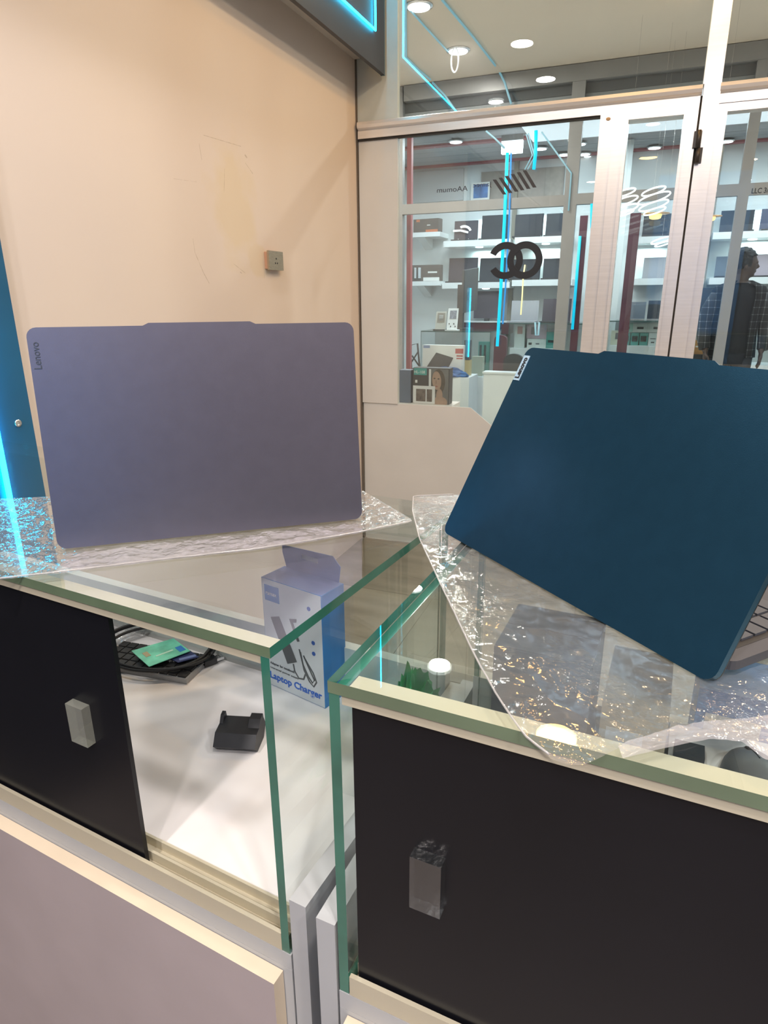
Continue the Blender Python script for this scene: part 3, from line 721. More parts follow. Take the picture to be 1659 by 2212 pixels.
# black angular bracket
u2 = (at_L(535, 1622)-at_L(468, 1618)); u2.normalize(); b2 = Vector((-u2.y, u2.x, 0))
BM = frame3(at_L(468, 1618), u2, b2)                  # x right, y back, z up
bm = B()
prof = [(0, 0), (.030, 0), (.044, .014), (.036, .029), (.0, .027), (-.012, .013)]
prism(bm, [(.0, a, b) for a, b in prof], (.058, 0, 0))
ob = fin('plastic_bracket', bm, [mat('satin_black_plastic', (.016, .016, .02), .5, noise=.2, nscale=60)], None, M=BM, bev=.0015, label='angular black plastic bracket on the white floor of the left showcase', cat='bracket')
bm = B(); prism(bm, [(0, .018, .027), (0, .036, .029), (0, .034, .038), (0, .026, .037)], (.005, 0, 0)); fin('end_lug', bm, MATS['satin_black_plastic'], ob, M=BM)
bm = B(); prism(bm, [(.042, .012, .027), (.042, .036, .028), (.042, .034, .037), (.042, .022, .036)], (.016, 0, 0)); fin('end_lug', bm, MATS['satin_black_plastic'], ob, M=BM)

# small keyboard, cable coil, cards, plugs
kb_o = at_L(265, 1450); kb_x = (at_L(400, 1462)-at_L(275, 1440)).normalized(); kb_y = Vector((-kb_x.y, kb_x.x, 0))
kang = math.atan2(kb_x.y, kb_x.x)
kb = thing('small_keyboard', 'black keyboard lying under the cable coil in the left showcase', 'keyboard', kb_o, kang)
bm = B(); box(bm, -.05, -.004, 0.0004, .125, .072, .009); fin('keyboard_body', bm, mat('grey_key_frame', (.33, .33, .34), .4), kb, local=True, bev=.002)
bm = B(); box(bm, 0, 0, 0, .0145, .0145, .004); bevel(bm, .0012, 1)
k0 = None
for r_ in range(4):
    for c_ in range(10):
        loc = (-.047+c_*.0171, -.001+r_*.0178, .009)
        if k0 is None: k0 = fin('key', bm, mat('black_key', (.02, .02, .022), .4), kb, local=True); k0.location = loc
        else: inst(k0, kb, loc)
cc = at_L(345, 1418)
bm = B(); pts = []
cx_ = kb_x; cy_ = kb_y
nL = 3
for i in range(60*nL+1):
    a = 2*math.pi*i/60; k = 1+.05*math.sin(a*.37+1); kk = 1+.04*math.cos(a*.61)
    p = cc+cx_*math.cos(a)*.098*k+cy_*math.sin(a)*.072*kk; p.z = ZL+.0165+.002*(i//60)+.010*max(0, math.sin(a*.5+.6))**2
    pts.append(p)
tail = [at_L(420, 1448)+Vector((0, 0, .005)), at_L(445, 1440)+Vector((0, 0, .006))]
tube(bm, pts+tail, .0026, 8)
cab = fin('cable_coil', bm, [mat('black_rubber_cable', (.014, .014, .016), .5)], None, label='coiled black cable with plugs in the left showcase', cat='cable')
def usb(px0, px1, parent, cap, z=.006):
    a = at_L(*px0); b = at_L(*px1); d = (b-a); L_ = d.length; d.normalize(); s = Vector((-d.y, d.x, 0)); a = a+Vector((0, 0, z-.004))
    bm = B(); obox(bm, a-s*.008, d*L_*.62, s*.016, Vector((0, 0, .009))); fin('plug_body', bm, cap, parent, bev=.0018)
    bm = B(); obox(bm, a+d*L_*.62-s*.006+Vector((0, 0, .0022)), d*L_*.38, s*.012, Vector((0, 0, .0046))); fin('plug_tip', bm, CHROME, parent, bev=.0004)
    for k in (-.0032, .0012):
        bm = B(); obox(bm, a+d*L_*.80+s*k+Vector((0, 0, .0068)), d*.002, s*.002, Vector((0, 0, .0002))); fin('tip_hole', bm, INK, parent)
usb((440, 1440), (482, 1426), cab, DARK, .007)
us = thing('usb_stick', 'white and metal usb stick beside the navy card', 'usb stick', at_L(365, 1441))
usb((352, 1436), (403, 1440), us, CARD, .013)
def card(name, label, pts, m, stripes, z):
    P = [on_z(x, y, ZL+z) for x, y in pts]
    bm = B(); prism(bm, P, (0, 0, .0010)); o = fin(name, bm, m, None, label=label, cat='card')
    mm = frame3(P[0]+Vector((0, 0, .0011)), P[1]-P[0], P[3]-P[0])
    w_, h_ = (P[1]-P[0]).length, (P[3]-P[0]).length
    for (nm, a, b, c, d, sm) in stripes:
        bm = B(); box(bm, a*w_, b*h_, 0, c*w_, d*h_, .0003); fin(nm, bm, sm, o, M=mm)
    return o
MINT = mat('mint_green_card', (.16, .58, .42), .3, noise=.35, nscale=30)
card('bank_card', 'mint green card lying on the cable coil', [(322, 1441), (411, 1407), (375, 1380), (284, 1407)], MINT, [('chip', .12, .45, .24, .70, mat('gold_chip', (.5, .45, .3), .3, .6)), ('card_logo', .80, .12, .95, .40, BLUE), ('number_line', .30, .30, .72, .36, mat('pale_mint', (.5, .75, .62), .4))], .022)
card('bank_card', 'dark navy card under the mint green card', [(385, 1432), (430, 1420), (402, 1400), (355, 1418)], mat('dark_navy_card', (.03, .04, .12), .3, noise=.2, nscale=30), [('card_stripe', .1, .1, .9, .3, mat('pale_blue_print', (.15, .2, .4), .4))], .018)
# crumpled clear bag behind the panel
bag = wrap('clear_pouch', 'crumpled clear pouch with dark lettering behind the black panel', [at_L(225, 1345), at_L(268, 1338), at_L(330, 1360)], [at_L(225, 1412), at_L(262, 1398), at_L(322, 1372)], [at_L(225, 1345), at_L(225, 1412)], [at_L(330, 1360), at_L(322, 1372)], 26, 20, .012, PLASTW, 40)
for v in bag.data.vertices: v.co.z += 0
bag.location.z = ZL+.001
mm = frame3(at_L(243, 1352)+Vector((0, 0, .016)), kb_x, kb_y)
text_part('lettering', 'life', .02, mm, INK, bag, width=.03)

# ------------------------------------------------------------------ inside the right showcase
ZR = .6975
def at_R(x, y): return on_z(x, y, ZR)
# green crumpled bag
bm = B()
random.seed(3)
bmesh.ops.create_icosphere(bm, subdivisions=4, radius=1.0)
for v in bm.verts:
    p = v.co.copy(); n1 = abs(mnoise.noise(p*2.1+Vector((4, 1, 7)))); n2 = abs(mnoise.noise(p*5))
    s = 1-.75*n1-.30*n2; p *= s
    peak = max(0, p.z)
    v.co = Vector((p.x*.050*(1-.65*peak), p.y*.045*(1-.65*peak), max(0, p.z+.35)*.055))
for f in bm.faces: f.smooth = False
for v in bm.verts: v.co = Vector((v.co.x*.36, v.co.y*2.3, v.co.z*1.75))
fin('green_bag', bm, mat('green_plastic_bag', (.04, .42, .12), .35, noise=.3, nscale=30), None, M=Matrix.Translation(LW(.029, .20, .7615)) @ Matrix.Rotation(LR, 4, 'Z'), label='crumpled green plastic bag stuffed between the two showcases', cat='bag')
def rcarton(name, label, x0, x1, y0, y1, h, m, parts=(), z0=ZR):
    t_ = thing(name, label, 'carton', RW((x0+x1)/2, (y0+y1)/2, z0), RR)
    w_, d_ = (x1-x0)/2, (y1-y0)/2
    bm = B(); box(bm, -w_, -d_, .0004, w_, d_, h); fin('carton_body', bm, m, t_, local=True, bev=.0012)
    for (nm, a0, b0, c0, a1, b1, c1, pm) in parts:
        bm = B(); box(bm, a0, b0, c0, a1, b1, c1); fin(nm, bm, pm, t_, local=True)
    return t_
DG = mat('dark_grey_card', (.09, .10, .115), .5, noise=.1, nscale=20)
rcarton('dark_carton', 'tall dark grey carton in the right showcase below the clear wrapping', .072, .166, .20, .30, .243, DG, [('flap', -.046, -.049, .2432, .046, -.001, .2442, DG), ('flap', -.046, .001, .2432, .046, .049, .2442, DG)])
rcarton('beige_reflection_box', 'beige box put in for a reflection, right of the tall dark carton in the right showcase', .176, .236, .22, .33, .20, mat('beige_card', (.55, .47, .34), .55, noise=.06, nscale=20), [('paper_label', -.024, -.0555, .12, .010, -.0549, .17, CARD)])  # box added where the counter glass shows a beige reflection
rcarton('white_carton', 'white carton carrying the computer mouse in the right showcase', .240, .400, .10, .285, .150, CARD, [('tape', -.079, -.006, .1502, .079, .006, .1505, mat('pale_tape', (.6, .52, .42), .3))])
rcarton('blue_carton', 'bright blue carton behind the white one in the right showcase', .262, .420, .292, .368, .192, BLUE, [('paper_label', -.07, -.0385, .11, -.02, -.0379, .165, CARD)])
ZM = ZR+.1506
mo = thing('computer_mouse', 'dark grey computer mouse lying on the white carton, seen through the glass', 'mouse', RW(.312, .205, ZM), RR+.2)
def mouse_shell(bm):
    bmesh.ops.create_uvsphere(bm, u_segments=24, v_segments=14, radius=1)
    for v in bm.verts:
        x, y, z = v.co; k = 1-.12*y
        v.co = Vector((x*.029*k, y*.050, max(z, -.05)*.031*(1-.25*y)+.0022))
    for f in bm.faces: f.smooth = True
bm = B(); mouse_shell(bm); fin('shell', bm, mat('mouse_shell', (.13, .135, .14), .4), mo, local=True)
bm = B(); tube(bm, [(-.0035, .027, .0200), (.0035, .027, .0200)], .0062, 14); fin('scroll_wheel', bm, DARK, mo, local=True)
bm = B(); tube(bm, [(0, .050*q, .031*math.sqrt(1-q*q)*(1-.25*q)+.0021) for q in [.1+.08*k for k in range(11)]], .0006, 6); fin('button_split', bm, INK, mo, local=True)
ux = Vector((math.cos(RR), math.sin(RR), 0)); uy = Vector((-ux.y, ux.x, 0))
bm = B(); obox(bm, RW(.244, .215, ZM), ux*.026, uy*.02, Vector((0, 0, .014))); fin('small_adapter', bm, DARK, None, bev=.003, label='small black adapter left of the computer mouse on the white carton', cat='adapter')

# ================================================================== PASSAGE
def downlight(px, py, z, r, label, group, m=LAMP, pos=None):
    p = on_z(px, py, z) if pos is None else Vector(pos)
    t_ = thing('ceiling_downlight', label, 'lamp', (p.x, p.y, z), 0, group)
    bm = B(); lathe(bm, [(r, 0), (r*1.25, 0), (r*1.25, -.006), (r, -.010)], n=24); fin('lamp_ring', bm, CHROME, t_, local=True)
    bm = B(); lathe(bm, [(r*.98, -.001), (r*.98, -.013), (r*.5, -.016)], n=24); fin('diffuser', bm, m, t_, local=True)
    return t_
G1 = 'downlights in the passage ceiling'
downlight(905, 12, 2.98, .07, 'round white downlight nearest the sign board, passage ceiling', G1)
downlight(990, 108, 2.98, .07, 'round white downlight beside the hanging loop, passage ceiling', G1)
downlight(0, 0, 2.98, .08, 'round white downlight close outside the shopfront, mirrored in the counter glass', G1, pos=(-1.0, 3.50, 2.98))

# far shopfront frame
fw_ = thing('window_2', 'grey aluminium front of the shop across the passage', 'window', (-.5, YF, 0), kind='structure')
FY0, FY1 = YF-.03, YF+.03
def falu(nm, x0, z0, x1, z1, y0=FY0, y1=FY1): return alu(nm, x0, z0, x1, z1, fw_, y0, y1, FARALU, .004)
falu('far_post', -2.30, 0, -2.15, 2.975)
falu('far_post', -.744, 0, -.644, 2.86)
falu('far_post', .530, 0, .605, 2.86)
falu('far_post', 2.2, 0, 2.3, 2.9)
falu('far_transom', -2.15, 1.98, -.744, 2.062); falu('far_transom', -.644, 1.985, .53, 2.066); falu('far_transom', .605, 1.985, 2.2, 2.066)
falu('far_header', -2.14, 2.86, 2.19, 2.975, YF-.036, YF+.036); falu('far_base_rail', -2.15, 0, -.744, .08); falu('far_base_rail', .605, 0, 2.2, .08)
for x0, x1 in ((-2.15, -.744), (-.644, .53), (.605, 2.2)):
    sheet('far_pane', x0, 2.064, x1, 2.86, YF, FGLASS, fw_)
    sheet('far_pane', x0, .08, x1, 1.983, YF, FGLASS, fw_)
bm = B(); box(bm, -6, YF, 0, -2.30, YF+.1, 2.98); fin('wall_far_front_left', bm, WHITE, kind='structure')
bm = B(); box(bm, 2.30, YF, 0, 6, YF+.1, 2.98); fin('wall_far_front_right', bm, WHITE, kind='structure')
a = on_y(1623, 418, FY0-.001); b_ = on_y(1664, 411, FY0-.001)
text_part('lettering', 'LLC 3/', .05, frame3(a, (1, 0, 0), ZUP), INK, fw_, width=b_.x-a.x-.01, bold=.001)

# neon mirrored in our window, built as glowing tubes on ceiling and far shopfront
def ceil_line(name, label, px, r, m, z=2.968):
    neon_o = [on_z(x, y, z) for x, y in px]
    bm = B(); tube(bm, neon_o, r, 8); return fin(name, bm, m, None, label=label, cat='neon light', group='neon lines outside')
def front_line(name, label, px, r, m, Y=FY0-.012):
    bm = B(); tube(bm, [on_y(x, y, Y) for x, y in px], r, 8); return fin(name, bm, m, None, label=label, cat='neon light', group='neon lines outside')
ceil_line('neon_or_reflection', 'tube for a mirrored pale blue neon bending down at the upper left of the passage ceiling', [(875, -60), (877, 124), (905, 152), (930, 172)], .007, CYANP)
ceil_line('neon_or_reflection', 'tube for a mirrored pale blue neon running to the white loop under the passage ceiling', [(886, 22), (920, 60), (968, 112)], .006, CYANP)
ceil_line('neon_or_reflection', 'long tube for a mirrored pale blue neon crossing the passage ceiling right of the loop', [(955, 0), (1022, 80), (1070, 142)], .007, CYANP)
front_line('neon_or_reflection', 'tube for a mirrored pale blue neon sloping down on the far header left', [(934, 178), (960, 205), (985, 240)], .008, CYANP)
front_line('neon_or_reflection', 'tube for a mirrored pale blue neon falling from the far header, right of the cone', [(1076, 150), (1090, 178), (1104, 224)], .008, CYANP)
front_line('neon_or_reflection', 'thick bright tube for a mirrored cyan vertical neon, down the far shopfront', [(1096, 330), (1090, 470), (1082, 620), (1074, 748)], .014, CYANW)
front_line('neon_or_reflection', 'thin tube for a mirrored blue neon beside the thick cyan one', [(1104, 330), (1100, 470), (1092, 620), (1086, 700)], .007, mat('blue_neon_reflection', (0, .1, .3), .4, emit=(.05, .35, .85), estr=.8))
front_line('neon_or_reflection', 'short thick tube for a mirrored cyan neon under our transom', [(1158, 282), (1157, 330), (1153, 366)], .014, CYANW)
front_line('neon_or_reflection', 'thin tube for a mirrored pale neon zigzagging beside the far post', [(1170, 285), (1234, 374), (1228, 455)], .006, CYANP)
front_line('neon_or_reflection', 'slanted tube for a mirrored pale neon right of the mirrored light bar, foremost', [(1137, 290), (1150, 335), (1134, 366)], .005, CYANP)
front_line('neon_or_reflection', 'slanted tube for a mirrored pale neon right of the mirrored light bar, hindmost', [(1141, 288), (1155, 338), (1140, 366)], .005, CYANP)
front_line('neon_or_reflection', 'thin tube for a mirrored cyan neon sloping down to the mirrored light bar', [(1050, 283), (1070, 300), (1090, 320)], .007, CYANP)
front_line('neon_or_reflection', 'short looped tube for a mirrored blue neon low on the far counter front', [(1156, 696), (1157, 724), (1163, 724), (1165, 696)], .008, CYANP)
front_line('neon_or_reflection', 'tube for a mirrored cyan neon at the jamb of the glass door', [(1278, 440), (1278, 492)], .011, CYANW)
front_line('bead_chain', 'string of yellow light beads below the ring emblem', [(1134, 572), (1130, 600), (1128, 640), (1125, 680)], .006, mat('yellow_beads', (.8, .7, .3), .4, emit=(1, .85, .45), estr=.9))
lp = thing('hanging_loop', 'white wire loop hanging under the passage ceiling', 'lamp', on_z(983, 100, 2.98))
c_ = on_z(983, 100, 2.98); zc = on_y(983, 130, c_.y).z
bm = B(); tube(bm, [c_+Vector((.028*math.cos(a), 0, 0))+Vector((0, 0, zc-2.98+.075*math.sin(a)+.0)) for a in [2*math.pi*i/32 for i in range(32)]], .005, 8, closed=True); fin('loop', bm, mat('soft_white_glow', (.8, .8, .8), .4, emit=(.8, .85, .9), estr=.5), lp)
bm = B(); tube(bm, [c_, (c_.x, c_.y, zc+.075)], .003, 6); fin('wire', bm, CHROME, lp)

# our shop's ring and dome lamps mirrored in the glass, built hanging outside
def mirrored_rings(name, label, YC, stacks, warm):
    x0, y0 = stacks[0][0], stacks[0][1]
    cpos = on_y(x0, y0, YC)
    t_ = thing(name, label, 'lamp', (cpos.x, YC, 2.98))
    for (px, py, w_, h_) in stacks:
        c = on_y(px, py, YC); rr = (on_y(px+w_/2, py, YC)-c).length
        bm = B(); tube(bm, [c+Vector((rr*math.cos(a), rr*math.sin(a)*.9, rr*.30*math.cos(a+.5))) for a in [2*math.pi*i/40 for i in range(40)]], .0055, 8, closed=True)
        fin('light_ring', bm, mat('white_ring_glow', (1, 1, 1), .4, emit=(.84, 1.0, .96), estr=1.1), t_)
    zt = max(on_y(s[0], s[1], YC).z for s in stacks)
    bm = B(); tube(bm, [(cpos.x, YC, zt), (cpos.x, YC, 2.98)], .0006, 5); fin('wire', bm, CHROME, t_)
    return t_
mirrored_rings('ring_reflection', 'mirrored stack of white lamp rings in the door glass, built as glowing rings', 5.4, [(1412, 413, 50, 14), (1413, 428, 68, 14), (1412, 444, 62, 14), (1414, 456, 46, 14)], True)
mirrored_rings('ring_reflection', 'second mirrored stack of white lamp rings, built as glowing rings, partly behind the door stile', 5.2, [(1350, 416, 44, 14), (1350, 434, 54, 14), (1350, 452, 56, 14), (1350, 460, 36, 14)], False)
mirrored_rings('ring_reflection', 'small mirrored pair of lamp rings, built as glowing rings, low in the door glass', 5.6, [(1430, 519, 46, 12), (1432, 527, 34, 10)], False)
def dome(label, px, py, YC, wpx):
    c = on_y(px, py, YC); r_ = (on_y(px+wpx/2, py, YC)-c).length
    t_ = thing('dome_reflection', label, 'lamp', (c.x, YC, 2.98))
    bm = B(); lathe(bm, [(r_*.25, -r_*.34), (r_*.40, -r_*.28), (r_*.46, -r_*.05), (r_*.44, .0)], c, n=24); fin('glass_dome', bm, WARMD, t_)
    bm = B(); lathe(bm, [(r_*.45, 0), (r_, .002), (r_, .006), (r_*.3, .012)], c, n=28); fin('brass_plate', bm, mat('warm_brass', (.7, .45, .2), .3, .7, emit=(1, .6, .2), estr=.12), t_)
    bm = B(); tube(bm, [c+Vector((0, 0, .012)), (c.x, YC, 2.98)], .0006, 5); fin('wire', bm, CHROME, t_)
dome('mirrored yellow dome lamp, built as a glowing dome, below the stack of white rings', 1416, 463, 5.75, 62)
dome('mirrored yellow dome lamp, built as a glowing dome, right of the door post', 1535, 469, 5.0, 50)

# display stand with boxes just outside the window
st = thing('display_stand', 'low white display stand outside the window', 'stand', (-1.05, 3.55, 0))
bm = B(); box(bm, -1.26, 3.42, .66, -.945, 3.60, .705); fin('stand_top', bm, WHITE, st, bev=.003)
bm = B(); box(bm, -1.24, 3.45, 0, -.96, 3.58, .66); fin('stand_body', bm, WHITE, st)
a = on_y(892, 873, 3.46); b_ = on_y(971, 797, 3.46)
hb = thing('headphone_carton', 'black headphone carton with a portrait, on the stand outside the window', 'carton', ((a.x+b_.x)/2, 3.5, .705))
W_, H_ = b_.x-a.x, b_.z-.705
hM = frame3((a.x, 3.46, .7062), (1, 0, 0), ZUP)
bm = B(); box(bm, 0, 0, -.07, W_, H_, 0); fin('carton_body', bm, mat('charcoal_carton', (.045, .047, .05), .45), hb, M=hM, bev=.001)
def fb(nm, x0, y0, x1, y1, m, z=.0004, par=hb, M=hM, lab=None):
    bm = B(); box(bm, x0*W_, y0*H_, 0, x1*W_, y1*H_, z); return fin(nm, bm, m, par, M=M, label=lab)
fb('teal_patch', .02, .80, .38, .99, TEAL, .0006)
text_part('lettering', 'HL-108', .022, hM @ Matrix.Translation((.03*W_, .845*H_, .0008)), CARD, hb, width=.30*W_)
fb('round_badge', .06, .58, .12, .66, CARD, .0006)
# printed portrait (flat)
SKIN = mat('printed_skin', (.40, .27, .20), .5, noise=.15, nscale=30); HAIR = mat('printed_hair', (.09, .075, .06), .5, noise=.2, nscale=40)
def ell_flat(nm, cx, cy, rx, ry, m, z, t=.0003, rot=0):
    bm = B(); pts = []
    for i in range(28):
        a = 2*math.pi*i/28; x = rx*math.cos(a); y = ry*math.sin(a)
        pts.append((cx+x*math.cos(rot)-y*math.sin(rot), cy+x*math.sin(rot)+y*math.cos(rot), z))
    prism(bm, pts, (0, 0, t)); return fin(nm, bm, m, hb, M=hM)
fb('portrait_ground', .45, 0, .98, .98, mat('printed_grey_ground', (.16, .165, .16), .5, noise=.2, nscale=12), .0005)
fb('white_wedge', .44, .50, .50, .97, CARD, .0007)
ell_flat('portrait_hair', .70*W_, .62*H_, .19*W_, .35*H_, HAIR, .0006)
ell_flat('portrait_neck', .74*W_, .22*H_, .09*W_, .22*H_, SKIN, .0010)
ell_flat('portrait_shoulder', .76*W_, .06*H_, .20*W_, .16*H_, SKIN, .0011)
ell_flat('portrait_face', .66*W_, .66*H_, .125*W_, .26*H_, SKIN, .0014, rot=.1)
for ex_, ey_ in ((.60, .72), (.71, .71)): ell_flat('portrait_eye', ex_*W_, ey_*H_, .028*W_, .018*H_, HAIR, .0018)
ell_flat('portrait_nose', .645*W_, .62*H_, .014*W_, .06*H_, mat('printed_skin_dark', (.28, .17, .12), .5), .0018)
ell_flat('portrait_mouth', .655*W_, .50*H_, .038*W_, .017*H_, mat('printed_lips', (.30, .10, .09), .5), .0018)
fb('picture_frame', .0, .0, .62, .50, CARD, .0022)
fb('picture', .09, .06, .36, .41, mat('brown_picture', (.13, .105, .09), .5, noise=.5, nscale=60), .0026); fb('picture', .39, .06, .54, .41, MATS['brown_picture'], .0026)
a2 = on_y(862, 873, 3.46); b2_ = on_y(889, 800, 3.46)
bm = B(); box(bm, a2.x, 3.46, .7055, b2_.x-.004, 3.53, b2_.z); gb = fin('blue_grey_carton', bm, mat('blue_grey_card', (.14, .18, .25), .5, noise=.08, nscale=10), None, bev=.001, label='plain blue grey carton left of the headphone carton', cat='carton')

# ================================================================== FAR SHOP
# shelves on the back wall
def shelf(x0, y0, x1, y1, label, depth=.30, Yf=7.9, lamps=()):
    """front edge given by two pixels at depth Yf"""
    a = on_y(x0, y0, Yf); b = on_y(x1, y1, Yf)
    t_ = thing('wall_shelf', label, 'shelf', ((a.x+b.x)/2, YB, a.z-.06), 0, 'white laptop shelves')
    bm = B(); box(bm, a.x, Yf, a.z-.066, b.x, YB, a.z); fin('shelf_board', bm, FARWHITE, t_, bev=.003)
    for px in lamps:
        c = on_y(px, y0, Yf+.12)
        bm = B(); lathe(bm, [(.045, 0), (.045, -.008), (.03, -.012)], (c.x, Yf+.12, a.z-.066), n=20); fin('shelf_lamp', bm, LAMPC, t_)
    return a.z
YL = 7.9
zA1 = shelf(958, 521, 1103, 513, 'upper shelf left of the grey pilaster', lamps=(1036,))
zA2 = shelf(1112, 513, 1236, 506, 'upper shelf right of the grey pilaster', lamps=(1180,))
zB1 = shelf(955, 611, 1101, 606, 'middle shelf left of the grey pilaster', lamps=(1050,))
zB2 = shelf(1106, 605, 1236, 603, 'middle shelf right of the grey pilaster')
zA3 = shelf(1366, 512, 1452, 508, 'upper shelf seen through the door glass'); zB3 = shelf(1362, 602, 1446, 600, 'middle shelf seen through the door glass')
zA4 = shelf(1470, 506, 1530, 503, 'upper shelf left of the grey wooden post'); zA5 = shelf(1541, 502, 1720, 497, 'upper shelf right of the grey wooden post', lamps=(1628,))
zB4 = shelf(1470, 602, 1522, 600, 'middle shelf left of the grey wooden post'); zB5 = shelf(1533, 600, 1720, 597, 'middle shelf right of the grey wooden post')
for (x0, x1, ztop) in ((-2.05, -1.1, None),): pass
# shelf lights wash the wall
for i, (px, py, pw) in enumerate(((1045, 470, 2.2), (1165, 462, 2.6), (1045, 540, 2.4), (1180, 535, 2.6), (1060, 620, 1.8), (1175, 615, 2.4), (1405, 535, 2.0), (1400, 615, 2.0), (1640, 450, 2.6), (1640, 520, 2.4), (1560, 515, 1.6))):
    p = on_y(px, py, 8.0); p.y = 8.12; area('shelf_strip_light', p, .26, pw, (.80, 1.0, .97), target=p+Vector((0, .10, -1)), sy=.03)
# pilasters and columns
def column(label, px_top, py_top, px_bot, Y, wpx, m, name='column', z0=0, z1=None, d=.05):
    a = on_y(px_top, py_top, Y); w2 = (on_y(px_top+wpx, py_top, Y)-a).length
    bm = B(); box(bm, a.x, Y, z0, a.x+w2, Y+d, z1 or 2.73); return fin(name, bm, m, None, bev=.003, label=label, cat='column')
column('grey beige pilaster between the laptop shelves', 1105, 480, 0, 8.14, 9, WOODP, 'pilaster')
column('grey wooden post between the shelves right of the door post', 1531, 480, 0, 8.10, 11, WOODP, 'wooden_post')
column('maroon column with a blue neon, left of the door jamb', 1246, 560, 0, 7.2, 16, MAROON, 'maroon_column', z1=2.03)
column('maroon column seen through the door glass', 1356, 520, 0, 7.2, 23, MAROON, 'maroon_column', z1=2.03)
bm = B(); a = on_y(1253, 510, 7.19); tube(bm, [(a.x, 7.188, a.z), (a.x, 7.188, .95)], .014, 8); fin('neon_or_reflection', bm, CYANW, None, label='blue neon line standing on the maroon column', cat='neon light', group='neon lines outside')
bm = B(); a = on_y(1327, 500, 7.6); b_ = on_y(1350, 500, 7.6); box(bm, a.x, 7.6, 0, b_.x, 7.64, 2.74); fin('white_partition', bm, FARWALL, None, label='pale partition panel left of the maroon column in the door glass', cat='panel')
bm = B(); a = on_y(878, 600, 6.15); b_ = on_y(887, 600, 6.15); box(bm, a.x, 6.15, 0, b_.x, 6.20, 2.73); fin('red_post', bm, REDTRIM, None, label='dusty red post at the left end of the far shop', cat='column')
# upper wall panels behind far transom
for (x0, y0, x1, y1, lab, m) in ((893, 372, 1000, 432, 'pale panel high on the far wall, left', mat('pale_upper_panel', (.45, .47, .48), .5)), (1040, 372, 1215, 430, 'brownish panel high on the far wall, right', mat('brown_upper_panel', (.30, .26, .23), .5, noise=.1))):
    a = on_y(x0, y0, 8.17); b_ = on_y(x1, y1, 8.17); bm = B(); box(bm, a.x, 8.17, b_.z, b_.x, 8.20, a.z); fin('upper_wall_panel', bm, m, None, bev=.003, label=lab, cat='panel')
a = on_y(1022, 398, 8.1); b_ = on_y(1052, 426, 8.1)
pf = thing('wall_poster', 'small blue poster in a white frame high on the far wall', 'poster', (a.x, 8.15, b_.z))
bm = B(); box(bm, a.x-.03, 8.13, b_.z-.02, b_.x+.02, 8.16, a.z+.02); fin('poster_frame', bm, CARD, pf)
bm = B(); box(bm, a.x, 8.128, b_.z, b_.x, 8.132, a.z); fin('poster_print', bm, mat('blue_poster_print', (.05, .14, .35), .5, noise=.5, nscale=10), pf)
# ceiling lights of the far shop
G2 = 'downlights in the far shop ceiling'
for (px, py, lab) in ((985, 305, 'far shop downlight over the laptop shelves, leftmost'), (1168, 320, 'far shop downlight right of the mirrored light bar'), (1219, 333, 'warm looking far shop downlight beside the far post'), (1188, 348, 'lowest far shop downlight left of the far post'), (1252, 310, 'far shop downlight right of the far post, highest'), (1262, 332, 'far shop downlight right of the far post, second'), (1270, 338, 'far shop downlight right of the far post, third'), (1277, 356, 'far shop downlight right of the far post, lowest'), (1411, 265, 'upper far shop downlight in the door glass'), (1414, 318, 'lower far shop downlight in the door glass'), (1570, 304, 'far shop downlight right of the door post')):
    downlight(px, py, 2.735, .06, lab, G2, LAMPC)
for (px, py, lab) in ((1172, 172, 'bright globe for a lamp reflection, at the far upper glass, right'), (1052, 192, 'bright globe for a lamp reflection, at the far upper glass, left')):  # lamps mirrored in our upper pane, built as glowing globes
    c = on_y(px, py, 6.35); t_ = thing('globe_reflection', lab, 'lamp', (c.x, 6.35, 2.75), 0, 'globes for lamp reflections at the far upper glass')
    bm = B(); ball(bm, c, .05, .05, .055); fin('globe', bm, LAMP, t_)
    bm = B(); lathe(bm, [(.03, 0), (.035, .03), (.012, max(.05, 2.79-c.z-.05))], c+Vector((0, 0, .05)), n=16); fin('lamp_holder', bm, CHROME, t_)
a = on_y(1084, 333, 7.0); b_ = on_y(1128, 321, 7.0)  # white rectangle reflected in our window, added here as a glowing bar
lb = thing('light_bar_reflection', 'mirrored white light bar, built as a glaring bar under the far shop ceiling', 'lamp', ((a.x+b_.x)/2, 7.0, a.z))
bm = B(); box(bm, a.x, 6.97, a.z, b_.x, 7.03, b_.z); fin('diffuser', bm, mat('glaring_reflection', (1, 1, 1), .4, emit=(.95, .97, 1), estr=14), lb, bev=.008)
bm = B(); box(bm, a.x-.005, 6.975, b_.z, b_.x+.005, 7.025, 2.75); fin('lamp_housing', bm, FARALU, lb)
a = on_z(1152, 304, 2.735); b_ = on_z(1300, 288, 2.735)  # plain white ceiling part; the light falling on it is painted as emission
bm = B(); box(bm, a.x, 6.10, 2.722, 1.6, a.y, 2.745); fin('ceiling_panel_glow', bm, mat('painted_ceiling_glow', (.8, .85, .9), .5, emit=(.85, .92, 1.0), estr=.75), None, label='long white front stretch of the far ceiling, its lit look given as emission', cat='lamp')

